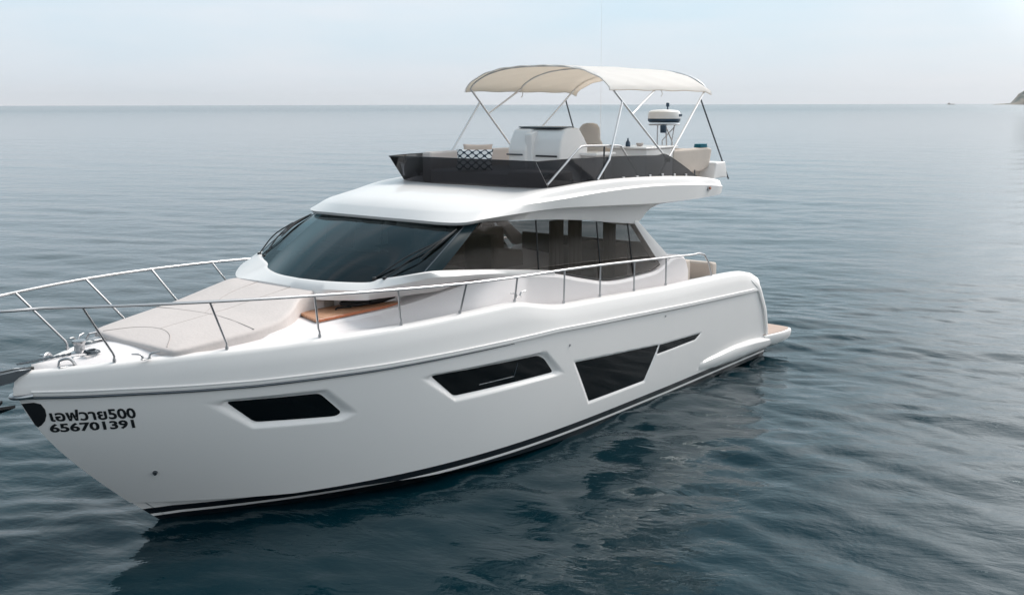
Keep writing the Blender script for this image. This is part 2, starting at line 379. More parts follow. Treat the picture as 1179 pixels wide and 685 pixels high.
def hull():
    NU, NV = 900, 110
    # parametric grid: u along, v up from chine to rub line
    U = (np.linspace(0, 1, NU+1))[:, None]*np.ones((1, NV+1)); V = np.ones((NU+1, 1))*np.linspace(0, 1, NV+1)[None, :]
    XD = 1.0+U*(15.4-1.0)
    zc = np.interp(XD*14.2/15.4, [c[0] for c in CH], [c[1] for c in CH]); zr = np.interp(XD, [c[0] for c in RUB], [c[1] for c in RUB])
    Z = zc+(zr-zc)*V
    XE = stem(Z); XA = np.where(Z < .42, .98, np.interp(Z, [.42, .99, 1.48, 1.8], [.98, 1.22, 1.56, 1.82]))
    X = XA+(XE-XA)*U; Y = HY(X, Z); Y = np.where(U >= 1, 0, Y); Y = Y - recess(X, Z)
    Y = np.maximum(Y, 0)
    rows = []
    for j in range(NV, -1, -1): rows.append([(X[i, j], Y[i, j], Z[i, j]) for i in range(NU+1)])
    # chine ledge and bottom
    x0 = X[:, 0]; y0 = Y[:, 0]; z0 = Z[:, 0]
    led = [(x0[i]-.02*(U[i, 0] > .99), max(0, y0[i]-.07*min(1, y0[i]/.25)), z0[i]-.006) for i in range(NU+1)]
    bot = [(x0[i]-(.22+.5*max(0, U[i, 0]-.6)) * (U[i, 0]), max(0, (y0[i]-.07*min(1, y0[i]/.25))*.80), z0[i]-.32-.05) for i in range(NU+1)]
    bot2 = [(x0[i]-(.5+.8*max(0, U[i, 0]-.6)) * (U[i, 0]), 0, -1.0) for i in range(NU+1)]
    rows += [led, bot, bot2]
    m = MB(); m.loft(rows)
    m.loft([mir(r) for r in rows])
    # transom closing
    ed = [r[0] for r in rows]
    m.loft([ed, mir(ed)])
    return m.obj('hull', M['hull'], yacht, 32)
H = hull()

def surf_patch(poly, depth, proud, round_=.05, rings=10):
    # rounded polygon mapped onto the hull side
    P = [np.array(p) for p in poly]; n = len(P); pts = []
    for i in range(n):
        a, b, c = P[i-1], P[i], P[(i+1) % n]
        r1 = min(round_, .4*np.linalg.norm(a-b)); r2 = min(round_, .4*np.linalg.norm(c-b))
        s = b+(a-b)/np.linalg.norm(a-b)*r1; e_ = b+(c-b)/np.linalg.norm(c-b)*r2
        for k in range(7):
            t = k/6; pts.append((1-t)**2*s+2*t*(1-t)*b+t*t*e_)
        m_ = 14
        nx_ = P[(i+1) % n]; d_ = P[(i+2) % n]
        r3 = min(round_, .4*np.linalg.norm(nx_-b)); e2 = nx_+(b-nx_)/np.linalg.norm(nx_-b)*r3
        for k in range(1, m_): pts.append(e_+(e2-e_)*k/m_)
    c = sum(pts)/len(pts); R_ = []
    for k in range(rings+1):
        t = 1-k/rings*.999
        R_.append([c+(p-c)*t for p in pts])
    out = []
    for ring in R_: out.append([(q[0], hy(q[0], q[1])-depth+proud, q[1]) for q in ring])
    rim = [(q[0], hy(q[0], q[1])-depth-.01, q[1]) for q in R_[0]]
    return [rim]+out
for h in HW:
    rr = surf_patch(h['p'], h['d'], .004, .06 if h['d'] > .03 else (.03 if h['d'] > .015 else .012))
    MB().loft(rr, True).obj('hull_window', M['bglass'], H, 60)
    MB().loft([mir(r) for r in rr], True).obj('hull_window', M['bglass'], H, 60)
# opening light inside the middle window: thin pale frame line seen behind the glass edge
fr = MB()
def hp(x, z, o=.006, s=1): return (x, s*(hy(x, z)+o), z)
for s in (1, -1):
    q = [(9.25, 1.43), (9.32, 1.24), (10.0, 1.25)]
    MB().tube([hp(x, z, -.055+.008, s) for x, z in q], .008, 6).obj('opening_light_frame', M['dsteel'], H)
# small through-hull fittings
for (x, z) in ((8.13, 1.50), (5.35, 1.50)):
    for s in (1, -1):
        c = Vector(hp(x, z, 0, s)); MB().tube([c, c+Vector((0, s*.012, 0))], .018, 12).obj('drain_fitting', M['steel'], H)
for s in (1, -1):
    c = Vector(hp(14.06, .80, 0, s)); m = MB().tube([c-Vector((0, 0, 0)), c+Vector((.02, s*.03, -.008))], [.032, .02], 14)
    m.obj('drain_fitting', M['dsteel'], H)
# dark protective plate either side of the stem
for s in (1, -1):
    ring = []
    prof = [(15.37, 1.86), (15.27, 1.865), (15.21, 1.84), (15.17, 1.77), (15.155, 1.70), (15.16, 1.63), (15.185, 1.58), (15.21, 1.56), (15.235, 1.585)]
    cc = (15.22, 1.72)
    rr = []
    for t in (1, .75, .5, .25, .001): rr.append([hp(cc[0]+(x-cc[0])*t, cc[1]+(z-cc[1])*t, .006, s) for x, z in prof])
    MB().loft(rr, True).obj('stem_plate', M['black'], H, 60)

# lettering
def lettering(txt, x0, z0, height, width, bold, name='registration_lettering', side=1):
    # characters follow the hull side
    cu = bpy.data.curves.new(name, 'FONT'); cu.body = txt; cu.size = 1; cu.offset = bold; cu.resolution_u = 3
    o = bpy.data.objects.new(name, cu); COL.objects.link(o); bpy.context.view_layer.update()
    me = bpy.data.meshes.new_from_object(o.evaluated_get(bpy.context.evaluated_depsgraph_get())); bpy.data.objects.remove(o)
    bm = bmesh.new(); bm.from_mesh(me); bmesh.ops.triangulate(bm, faces=bm.faces)
    bmesh.ops.subdivide_edges(bm, edges=[e for e in bm.edges if e.calc_length() > .15], cuts=2)
    bmesh.ops.triangulate(bm, faces=bm.faces)
    co = [v.co for v in bm.verts]; ax, bx_ = min(c.x for c in co), max(c.x for c in co)
    for v in bm.verts:
        fx = (v.co.x-ax)/(bx_-ax); hz = v.co.y*height/.70
        if side == 1: x = x0-fx*width
        else: x = x0-width+fx*width
        fz = z0(x)+hz; x += .28*hz; v.co = Vector((x, side*(hy(x, fz)+.007), fz))
    bm.to_mesh(me); bm.free(); me.materials.clear(); me.materials.append(M['black'])
    ob = bpy.data.objects.new(name, me); COL.objects.link(ob); ob.parent = H; return ob
for sd_ in (1, -1):
    lettering('เอฟวาย500', 15.11, lambda x: 1.625-(15.14-x)*.068, .122, .75, .03, 'registration_lettering', sd_)
    lettering('656701391', 15.10, lambda x: 1.485-(15.12-x)*.045, .100, .74, .034, 'registration_number', sd_)

# bulwark (gunwale) belt
XS = list(np.concatenate([np.linspace(0, .75, 150), np.linspace(.76, 1, 60)]))
def ring(off, zf, dxe=0):
    out = []
    for u in XS:
        xd = 1.0+u*14.45; z = zf(xd)
        zz = min(z, 2.3)
        xe = float(stem(zz))-off; xa = xaft(min(zz, 1.78))+.05; x = xa+(xe-xa)*u
        z = zf(x); y = hy(x, min(z, 2.2), off) if u < 1 else 0
        out.append((x, y, z))
    return out
zr_ = lambda x: itp(x, RUB); zt_ = lambda x: sitp(x, TOP)
rw = [ring(.02, lambda x: zr_(x)-.01), ring(-.028, lambda x: zr_(x)-.006), ring(-.034, lambda x: zr_(x)+.02), ring(-.02, lambda x: zr_(x)+.05), ring(-.012, lambda x: zr_(x)+.09), ring(.005, lambda x: zr_(x)*.55+zt_(x)*.45),
      ring(.035, lambda x: zt_(x)-.06), ring(.055, lambda x: zt_(x)-.02), ring(.085, lambda x: zt_(x)), ring(.17, lambda x: zt_(x)+.012), ring(.215, lambda x: zt_(x)), ring(.235, lambda x: zt_(x)-.03)]
zdk = [(1, 1.15), (3.9, 1.15), (4.0, 1.72), (8.5, 1.82), (9.3, 1.92), (10, 2.06), (10.8, 2.15), (11.6, 2.19), (12.2, 2.22), (12.8, 2.24), (14, 2.235), (15.4, 2.2)]
dz = lambda x: sitp(x, zdk) if x > 4.5 else itp(x, zdk)
m = MB()
inner = ring(.24, lambda x: min(dz(x), zt_(x)-.005))
for r in (rw+[inner],): m.loft(r); m.loft([mir(q) for q in r])
ed = [r[0] for r in rw+[inner]]
for s in (1, -1):
    k = [(p[0], s*p[1], p[2]) for p in ed]; m.add(k, [tuple(range(len(k)))])
BUL = m.obj('bulwark', M['gel'], yacht, 40)
# rolled end of the hull side at the transom
for s in (1, -1):
    mm = MB(); rr = []
    for z in list(np.linspace(.40, 1.68, 24))+[1.72, 1.75, 1.775, 1.79, 1.795]:
        dn = max(0, (z-1.68)/.116); ins = .075*(1-math.sqrt(max(0, 1-dn*dn)))
        xa = xaft(min(z, 1.8))-.02+ins*.9; y = hy(xa+.2, z)-ins*.7-float(np.interp(z, [1.5, 1.62, 1.72, 1.80], [0, .015, .05, .075])); wv = .13+.04*z+(.10 if z > 1.5 else 0)*min(1, (z-1.5)/.2)-ins*.6; o = float(np.interp(z, [1.45, 1.65], [.040, .018]))
        prof = [(xa+wv+.02, y-.01), (xa+wv, y+o*.8), (xa+wv*.6, y+o), (xa+.045, y+o*.7), (xa+.012, y-.005), (xa, y-.06), (xa+.01, y-.20+ins), (xa+wv, y-.24+ins)]
        rr.append([(a, s*b, z) for a, b in prof])
    mm.loft(rr, True, True, True); mm.obj('transom_wing', M['gel'], H, 50)
# steel rub strip under the bulwark, coloured dark for shadow gap and reflections, forward two thirds
for s in (1, -1):
    pts = []
    for x in np.linspace(9.4, 15.33, 90):
        pts.append((x, s*(hy(x, zr_(x)-.02)+.016), zr_(x)-.022))
    pts.append((15.385, 0, zr_(15.38)-.022))
    rads = [.004+.013*min(1, i/45) for i in range(len(pts))]
    MB().tube(pts, rads, 8).obj('rub_rail', M['dsteel'], H)
    pts = [(x, s*(hy(x, zr_(x)+.05)+.022), zr_(x)+.045) for x in np.linspace(1.9, 15.3, 120)]
    MB().tube(pts, .012, 8).obj('belt_moulding', M['gel'], BUL)

# decks
m = MB(); g = []
for i in range(0, len(inner)):
    p = inner[i]; row = []
    for k in range(-10, 11):
        t = k/10; row.append((p[0], p[1]*t, p[2]+.07*(1-t*t)*(1 if p[0] > 12 else 0.3)))
    g.append(row)
m.loft(g); m.obj('deck', M['deck'], yacht, 60)

# swimming platform and side sponsons
for s in (1, -1):
    rr = []
    for x, w0, zt, zb, yi in ((4.15, -.09, .34, .31, 0), (3.95, .0, .37, .30, 0), (3.8, .035, .39, .27, 0), (3.3, .075, .42, .22, 0), (2.6, .11, .45, .19, 0), (1.8, .13, .43, .18, 0), (1.15, .12, .37, .16, 0), (.6, .10, .33, .18, 0)):
        y = hy(x, .3)
        rr.append([(x, s*(y-.1), zt+.05), (x, s*(y+.0), zt+.03), (x, s*(y+w0*.9), zt-.015), (x, s*(y+w0), zt-.04), (x, s*(y+w0*.93), (zt+zb)/2-.02), (x, s*(y+w0*.55), zb+.01), (x, s*(y+w0*.1), zb-.03), (x, s*(y-.1), zb-.05)])
    MB().loft(rr, True, True, True).obj('sponson', M['gel'], H, 28)
pl = [(1.2, 2.12), (.75, 2.22), (.35, 2.25), (.15, 2.21), (.05, 2.05), (-.02, 1.2), (-.05, 0)]
pl = spl([(a, b, 0) for a, b in pl], 6)
full = [(p[0], p[1]) for p in pl]+[(p[0], -p[1]) for p in pl[::-1][1:]]
def pring(sx, z, d=0): return [(1.2+(x-1.2)*(1-sx), y*(1-sx*.5), z) for x, y in full]
MB().loft([pring(.14, .14), pring(.05, .21), pring(.012, .27), pring(0, .385), pring(.01, .415), pring(.04, .425)], True, True, True).obj('swim_platform', M['gel'], yacht, 40)
MB().loft([pring(.045, .426), pring(.045, .434), pring(.055, .436)], True, False, True).obj('platform_teak', M['teakpale'], yacht, 40)
MB().box(.35, 1.3, -1.6, 1.6, -.35, .10, .05).obj('underwater_step', M['black'], H)

# transom bulkhead, cockpit
m = MB(); m.box(1.35, 1.55, -1.95, 1.95, .44, 1.35, .05); m.obj('transom_bulkhead', M['gel'], yacht)
m = MB(); m.box(1.75, 2.4, -1.5, 1.2, 1.15, 1.55, .06); m.box(1.6, 1.8, -1.5, 1.2, 1.4, 1.9, .07); m.obj('cockpit_sofa', M['taupe'], yacht)
m = MB(); m.box(1.9, 3.75, -1.75, -1.2, 1.15, 1.6, .06); m.box(1.9, 3.75, -1.80, -1.62, 1.5, 2.13, .07); m.obj('cockpit_side_sofa', M['taupe'], yacht)
m = MB(); m.box(3.35, 3.85, .9, 1.55, 1.15, 2.18, .06); m.obj('cockpit_cabinet', M['taupe'], yacht)

# ------------------------------------------------ cabin trunk, coaming and glass
SILL = [(10.45, 2.84), (9.6, 2.75), (7.94, 2.53), (7.45, 2.42), (6.9, 2.29), (6.47, 2.22), (5.86, 2.19), (4.96, 2.2), (4.75, 2.26), (4.36, 2.39), (3.9, 2.36), (3.7, 2.2)]
sz = lambda x: itp(x, SILL)
# port half control rings, centre front -> aft
T = [(13.6, 0, 2.335), (13.5, .5, 2.325), (13.25, .84, 2.30), (12.6, .97, 2.315), (11.95, 1.0, 2.32), (11.3, 1.01, 2.32), (10.85, 1.05, 2.33), (10.5, 1.15, 2.37), (10.1, 1.42, 2.50), (9.7, 1.64, 2.62), (9.2, 1.725, 2.64), (8.6, 1.735, 2.60), (7.9, 1.745, 2.50), (7.2, 1.745, 2.34), (6.4, 1.745, 2.19), (5.4, 1.745, 2.17), (4.85, 1.745, 2.2), (4.36, 1.745, 2.36), (3.95, 1.73, 2.33), (3.75, 1.7, 2.1)]
def base(p):
    o = float(np.interp(p[0], [8.6, 9.8, 11, 12.4, 13.3], [.02, .20, .26, .16, .05])); x = p[0]+(.06 if p[0] > 13.2 else 0)
    return (x, min(p[1]+o*min(1, p[1]/.5), hy(x, 2.2)-.25), dz(x)-.01)
Ts = spl(T, 5)
T0 = [base(p) for p in Ts]
T1 = [(p[0], p[1]+.012, p[2]-.05) for p in Ts]
T2 = [(p[0], max(0, p[1]-.015), p[2]-.008) for p in Ts]
T3 = [(p[0]-.03, max(0, p[1]-.05), p[2]) for p in Ts]
T4 = [(p[0]-.03, 0, p[2] if p[0] > 9.9 else p[2]-.1) for p in Ts]
m = MB()
for r in ([T0, T1, T2, T3, T4],): m.loft(r); m.loft([mir(q) for q in r])
m.obj('cabin_trunk', M['deck'], yacht, 30)

# sill ring (bottom of the glass), nodes: centre front ... port side aft
NS = [(11.47, 0, 2.70), (11.40, .5, 2.70), (11.17, 1.02, 2.705), (11.06, 1.17, 2.755), (10.95, 1.42, 2.80), (10.76, 1.66, 2.85), (10.45, 1.70, 2.84), (9.6, 1.71, 2.75), (8.8, 1.715, 2.65), (7.94, 1.72, 2.53)]
Ss = spl(NS, 6)
def shift(P, o, dz_, fx=1):
    out = []
    for i, p in enumerate(P):
        a = np.array(P[max(0, i-1)]); b = np.array(P[min(len(P)-1, i+1)]); t = b-a; nrm = np.array((-t[1], t[0], 0)); nrm /= np.linalg.norm(nrm)+1e-9
        if nrm[0]*(p[0]-7)+nrm[1]*p[1] < 0: nrm = -nrm
        if i == 0: nrm = np.array((1, 0, 0))
        out.append((p[0]+nrm[0]*o, max(0, p[1]+nrm[1]*o), p[2]+dz_))
    return out
def low(P, f):
    return [(p[0], p[1], f(p)) for p in P]
def cbase(p):
    x = p[0]
    return 2.40 if x > 10.3 else float(np.interp(x, [7.9, 9.4, 10.3], [2.40, 2.62, 2.40]))
c0 = shift(Ss, -.06, .02); c1 = shift(Ss, .0, .03); c2 = shift(Ss, .03, .02)
c3 = spl([(11.60, 0, 2.64), (11.53, .5, 2.64), (11.32, 1.05, 2.65), (11.16, 1.28, 2.69), (10.95, 1.54, 2.75), (10.66, 1.73, 2.80), (10.3, 1.78, 2.78), (9.6, 1.77, 2.72), (8.8, 1.75, 2.62), (7.94, 1.735, 2.5)], 6)
c4 = spl([(11.62, 0, 2.50), (11.55, .5, 2.50), (11.24, .98, 2.50), (11.03, 1.06, 2.50), (10.8, 1.13, 2.50), (10.5, 1.23, 2.50), (10.15, 1.41, 2.53), (9.8, 1.62, 2.64), (8.8, 1.745, 2.57), (7.94, 1.74, 2.44)], 6)
c5 = [(p[0]-(.35 if p[0] > 9.9 else .02), p[1]*.75, p[2]-.0) for p in c4]
c6 = [(p[0], p[1], p[2]-.25) for p in c5]
d3 = spl([(11.60, 0, 2.64), (11.58, .5, 2.64), (11.52, 1.05, 2.62), (11.45, 1.35, 2.61), (11.25, 1.60, 2.66), (10.9, 1.80, 2.74), (10.4, 1.86, 2.74), (9.6, 1.80, 2.68), (8.8, 1.75, 2.61), (7.94, 1.735, 2.5)], 6)
d4 = [(p[0]+.02, p[1]+.01, p[2]-.35) for p in d3]
m = MB()
m.loft([c0, c1, c2, c3, c4, c5, c6]); m.loft([mir(q) for q in [c0, c1, c2, d3, d4]])
m.obj('windscreen_coaming', M['gel'], yacht, 45)

# top ring of the glass
NT = [(10.13, 0, 3.425), (10.09, .5, 3.42), (9.99, 1.0, 3.405), (9.93, 1.2, 3.40), (9.86, 1.38, 3.395), (9.74, 1.50, 3.39), (9.50, 1.57, 3.42)]
St = [(11.47, 0, 2.71), (11.40, .5, 2.71), (11.17, 1.02, 2.715), (11.06, 1.17, 2.765), (10.95, 1.40, 2.81), (10.76, 1.64, 2.855), (10.45, 1.685, 2.85)]
def glass(A, B, bulge=.05, n=10, sub=6):
    a = spl(A, sub); b = spl(B, sub); rows = []
    for k in range(n+1):
        t = k/n; o = bulge*4*t*(1-t)
        rows.append([tuple(np.array(p)*(1-t)+np.array(q)*t+np.array((o*.6, (p[1]/1.7)*o, o*.5))) for p, q in zip(a, b)])
    return rows
G = glass(St, NT)
iw = 6*5   # last column of the front pane (corner); the rest is the dark pillar
m = MB(); pane = [r[:iw+1] for r in G]; m.loft(pane); m.loft([mir(r) for r in pane])
WS = m.obj('windscreen', M['wglass'], yacht, 60)
for s in (1, -1):
    r_ = [r[iw:] for r in G]; r_ = [[(p[0], s*p[1]*1.002, p[2]) for p in r] for r in r_]
    MB().loft(r_).obj('windscreen_pillar', M['pillar'], yacht, 60)
    # seam line
    MB().tube([(r[iw][0], s*(r[iw][1]+.004), r[iw][2]+.003) for r in G], .008, 6).obj('glass_seam', M['dsteel'], WS)
# inner frit bands so that the glass has an edge
def gp(u, t, s=1, o=.02):
    # point on the windscreen: u 0 centre..1 corner
    j = u*iw; j0 = int(j); fj = j-j0; k = t*10; k0 = min(9, int(k)); fk = k-k0
    def at(kk, jj): return np.array(G[kk][min(jj, len(G[0])-1)])
    p = (at(k0, j0)*(1-fj)+at(k0, j0+1)*fj)*(1-fk)+(at(k0+1, j0)*(1-fj)+at(k0+1, j0+1)*fj)*fk
    return (p[0]+o*.8, s*p[1], p[2]+o)
# side windows: bottom follows the sill, top the wing; four panes
def sidetop(x): return float(np.interp(x, [4.6, 5.45, 7.63, 8.03, 9.50], [2.34, 3.04, 3.30, 3.33, 3.42]))
def sy(x, z): return 1.70-.12*(z-2.2)/1.2
def sidepane(x0, x1, s, name='side_window', mat='sglass', rake=0):
    rows = []
    xs_ = np.linspace(0, 1, 16)
    for k in range(7):
        t = k/6; row = []
        for u in xs_:
            xb = x0[0]+(x1[0]-x0[0])*u; xt = x0[1]+(x1[1]-x0[1])*u
            zb = sz(xb)+.01; zt = sidetop(xt)
            x = xb+(xt-xb)*t; z = zb+(zt-zb)*t; row.append((x, s*sy(x, z), z))
        rows.append(row)
    return MB().loft(rows).obj(name, M[mat], yacht, 60), rows
for s in (1, -1):
    edges = [(10.42, 9.47), (8.25, 8.22), (6.6, 6.62), (5.62, 5.70), (4.72, 5.46)]
    for a, b in zip(edges[:-1], edges[1:]):
        sidepane((a[0]-.012, a[1]-.012), (b[0]+.012, b[1]+.012), s)
    for e_ in edges[1:-1]:
        MB().tube([(e_[0], s*(sy(0, sz(e_[0])-.02)), sz(e_[0])), (e_[1], s*(sy(0, sidetop(e_[1]))), sidetop(e_[1]))], .013, 6).obj('window_mullion', M['black'], yacht)
    # bottom aft fillet between window and cockpit: white quarter panel
    q = [(5.50, 3.06), (5.62, 3.25), (5.35, 3.3), (3.98, 2.30), (4.30, 2.30), (4.70, 2.33)]
    MB().prism([(5.47, 3.03), (5.46, 3.10), (5.38, 3.10), (4.28, 2.36), (4.5, 2.36), (4.74, 2.36)], 1, s*1.50, s*1.615, .02).obj('quarter_pillar', M['gel'], yacht)
    # black sealing gasket along the sill
    MB().tube([(x, s*(sy(x, sz(x))+.004), sz(x)+.008) for x in np.linspace(10.42, 4.75, 60)], .010, 6).obj('window_gasket', M['black'], yacht)
# interior seen dimly through the glass
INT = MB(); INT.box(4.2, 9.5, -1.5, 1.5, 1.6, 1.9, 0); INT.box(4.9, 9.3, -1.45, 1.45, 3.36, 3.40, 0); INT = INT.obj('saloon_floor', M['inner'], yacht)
MB().box(9.7, 10.95, -.85, .85, 2.36, 2.66, .1).obj('dashboard', M['black'], INT)
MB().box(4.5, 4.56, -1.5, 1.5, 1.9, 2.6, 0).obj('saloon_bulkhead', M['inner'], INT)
for y in (-.9, .75):
    m = MB(); m.box(8.5, 9.1, y-.3, y+.3, 2.1, 2.55, .06); m.box(8.4, 8.58, y-.3, y+.3, 2.4, 3.1, .08); m.lathe([(.04, 0), (.04, .4)], (8.8, y, 1.85), 12)
    m.obj('helm_chair', M['sofa'], INT)
m = MB(); m.box(5.4, 7.6, -1.5, -.8, 1.9, 2.4, .08); m.box(5.4, 7.6, -1.52, -1.25, 2.3, 2.8, .08); m.obj('saloon_sofa', M['sofa'], INT)
m = MB(); m.box(5.4, 6.4, .7, 1.45, 1.9, 2.7, .04); m.obj('galley_unit', M['sofa'], INT)
for i, x in enumerate((7.4, 6.9, 5.9)):
    rr = []
    for z in (2.05, 3.28):
        rr.append([(x+u*.38, 1.5+.02*math.sin(u*40), z) for u in np.linspace(0, 1, 30)])
    MB().loft(rr).obj('curtain', M['sofa'], INT, 60)

# ------------------------------------------------ roof and flybridge moulding
RG = [
 [(10.13, 0, 3.425), (10.05, .72, 3.41), (9.86, 1.38, 3.395), (9.50, 1.56, 3.42), (8.1, 1.585, 3.335), (6.7, 1.585, 3.20), (5.45, 1.59, 3.03), (4.75, 1.58, 3.32), (2.95, 1.5, 3.345), (2.85, 0, 3.345)],
 [(10.165, 0, 3.43), (10.09, .75, 3.42), (9.90, 1.43, 3.40), (9.52, 1.63, 3.425), (8.1, 1.65, 3.48), (6.7, 1.65, 3.41), (5.4, 1.65, 3.33), (4.4, 1.64, 3.338), (2.8, 1.62, 3.35), (2.7, 0, 3.35)],
 [(10.19, 0, 3.47), (10.11, .78, 3.46), (9.90, 1.49, 3.44), (9.47, 1.71, 3.48), (8.1, 1.84, 3.515), (6.7, 1.90, 3.46), (5.2, 1.91, 3.39), (3.6, 1.90, 3.37), (2.72, 1.72, 3.41), (2.55, 0, 3.41)],
 [(10.06, 0, 3.58), (9.97, .8, 3.57), (9.66, 1.47, 3.55), (9.2, 1.68, 3.60), (8.1, 1.855, 3.64), (6.7, 1.915, 3.69), (5.2, 1.925, 3.68), (3.6, 1.91, 3.60), (2.66, 1.73, 3.51), (2.5, 0, 3.51)],
 [(10.03, 0, 3.60), (9.94, .79, 3.59), (9.63, 1.455, 3.565), (9.15, 1.66, 3.62), (8.08, 1.815, 3.665), (6.7, 1.875, 3.715), (5.2, 1.885, 3.705), (3.6, 1.875, 3.62), (2.67, 1.71, 3.53), (2.51, 0, 3.53)],
 [(9.78, 0, 3.70), (9.66, .8, 3.685), (9.3, 1.36, 3.66), (8.85, 1.58, 3.69), (8.1, 1.76, 3.77), (6.7, 1.845, 3.835), (5.2, 1.855, 3.81), (3.6, 1.84, 3.725), (2.7, 1.68, 3.61), (2.58, 0, 3.60)],
 [(9.1, 0, 3.785), (8.95, .75, 3.775), (8.75, 1.22, 3.75), (8.45, 1.42, 3.755), (8.0, 1.63, 3.795), (6.7, 1.76, 3.855), (5.2, 1.77, 3.83), (3.6, 1.75, 3.745), (2.8, 1.6, 3.62), (2.72, 0, 3.60)],
 [(8.2, 0, 3.79), (8.15, .6, 3.79), (8.03, 1.0, 3.785), (7.9, 1.3, 3.78), (7.7, 1.5, 3.79), (6.7, 1.66, 3.85), (5.2, 1.68, 3.83), (3.6, 1.66, 3.74), (2.95, 1.5, 3.62), (2.85, 0, 3.60)],
 [(7.5, 0, 3.62), (7.5, .6, 3.62), (7.45, 1.0, 3.62), (7.4, 1.25, 3.62), (7.3, 1.42, 3.62), (6.6, 1.6, 3.62), (5.2, 1.62, 3.62), (3.6, 1.6, 3.62), (3.0, 1.45, 3.60), (2.9, 0, 3.59)],
 [(7.4, 0, 3.61), (7.3, 0, 3.61), (7.2, 0, 3.61), (7.1, 0, 3.61), (7, 0, 3.61), (6.5, 0, 3.61), (5.2, 0, 3.61), (3.6, 0, 3.61), (3.1, 0, 3.60), (2.95, 0, 3.59)]]
def refine(rings, k):
    # smooth subdivision across the rings
    A = np.array([spl(r, 7) for r in rings]); out = []
    n = len(A)
    for j in range(A.shape[1]): pass
    return [[tuple(p) for p in r] for r in A]
RR = refine(RG, 1)
# add intermediate rings over the brow for a round shape
def mid(a, b, c, d, t):
    a, b, c, d = map(np.array, (a, b, c, d)); return .5*((2*b)+(c-a)*t+(2*a-5*b+4*c-d)*t*t+(3*b-a-3*c+d)*t**3)
out = RR[:5]
for t in (.33, .66): out.append([tuple(mid(RR[3][i], RR[4][i], RR[5][i], RR[6][i], t)) for i in range(len(RR[0]))])
out.append(RR[5])
for t in (.33, .66): out.append([tuple(mid(RR[4][i], RR[5][i], RR[6][i], RR[7][i], t)) for i in range(len(RR[0]))])
out += RR[6:]
m = MB(); m.loft(out); m.loft([mir(r) for r in out])
under = [[(p[0], p[1], p[2]) for p in RR[0]], [(p[0], 0, p[2]+.06) for p in RR[0]]]
m.loft(under); m.loft([mir(r) for r in under])
FLY = m.obj('flybridge', M['gel'], yacht, 42)
for s in (1, -1):
    c = Vector((3.42, s*1.905, 3.53)); MB().tube([c-Vector((0, s*.03, 0)), c+Vector((0, s*.025, 0))], .05, 16).obj('navigation_light', M['steel'], FLY)
    MB().tube([c+Vector((-.01, s*.02, 0)), c+Vector((-.012, s*.04, 0))], .026, 12).obj('navigation_lens', M['teakedge'], FLY)

# smoked wind deflector: front panel and two side panels
def panel(Ar, Br, th=.012, n=6):
    a = spl(Ar, 8); b = spl(Br, 8)
    return [[tuple(np.array(p)*(1-k/n)+np.array(q)*(k/n)) for p, q in zip(a, b)] for k in range(n+1)]
fb = [(7.78, -1.50, 3.745), (7.82, -.75, 3.755), (7.83, 0, 3.76), (7.82, .75, 3.755), (7.78, 1.50, 3.765)]
ft = [(8.14, -1.52, 4.19), (8.18, -.75, 4.20), (8.19, 0, 4.20), (8.18, .75, 4.20), (8.14, 1.52, 4.195)]
ws = MB().loft(panel(fb, ft)).obj('front_wind_deflector', M['smoke'], FLY, 60)
MB().tube(spl(ft, 8), .009, 6).obj('deflector_trim', M['black'], ws)
for s in (1, -1):
    sb = [(7.78, s*1.505, 3.765 if s > 0 else 3.745), (7.2, s*1.64, 3.82), (6.0, s*1.74, 3.85), (4.8, s*1.75, 3.82), (4.2, s*1.75, 3.79), (3.55, s*1.74, 3.745)]
    st = [(8.14, s*1.525, 4.195), (7.5, s*1.60, 4.205), (6.2, s*1.68, 4.20), (5.0, s*1.70, 4.17), (4.55, s*1.70, 4.155), (3.56, s*1.74, 3.75)]
    q = MB().loft(panel(sb, st)).obj('side_wind_deflector', M['smoke'], FLY, 60)
    MB().tube(spl(st, 8)[:-2], .007, 6).obj('deflector_trim', M['black'], q)
    for x in np.linspace(4.0, 7.3, 9):
        yb = float(np.interp(x, [3.55, 6, 7.8], [1.745, 1.745, 1.52])); zb = float(np.interp(x, [3.55, 4.8, 7.8], [3.75, 3.825, 3.85]))
        MB().box(x-.03, x+.03, s*yb-.02, s*yb+.02, zb-.02, zb+.035, .006, 2).obj('deflector_clip', M['steel'], q)
# flybridge furniture (fixed)
m = MB(); m.box(5.5, 7.35, -1.35, .55, 3.6, 3.95, .07); m.obj('forward_sun_bed', M['pad'], FLY)
m = MB(); m.box(5.0, 7.3, -1.58, -1.36, 3.7, 4.235, .06); m.obj('starboard_backrest', M['pad'], FLY)
m = MB(); m.box(6.9, 7.5, .45, 1.35, 3.6, 4.0, .07); m.obj('companion_seat', M['pad'], FLY)
# helm console
HC = MB()
HC.prism([(6.56, 3.6), (6.62, 4.28), (6.56, 4.44), (6.46, 4.61), (6.26, 4.66), (6.0, 4.65), (5.86, 4.50), (5.76, 4.40), (5.72, 3.6)], 1, -.22, .16, .05, 3)
HC.prism([(6.46, 3.6), (6.52, 4.26), (6.48, 4.46), (6.38, 4.61), (6.2, 4.65), (5.95, 4.64), (5.8, 4.48), (5.70, 4.36), (5.66, 3.6)], 1, .20, .80, .05, 3)
HC.prism([(6.54, 3.6), (6.58, 4.55), (6.2, 4.66), (5.75, 4.55), (5.75, 3.6)], 1, .10, .26, .04, 3)
HC = HC.obj('helm_console', M['gel'], FLY)
MB().prism([(6.40, 4.645), (6.38, 4.664), (6.02, 4.668), (5.98, 4.650)], 1, -.16, .72, .006).obj('instrument_visor', M['dsteel'], HC)
MB().box(6.575, 6.63, -.24, .10, 4.19, 4.215, .008).obj('console_grab_bar', M['dsteel'], HC)
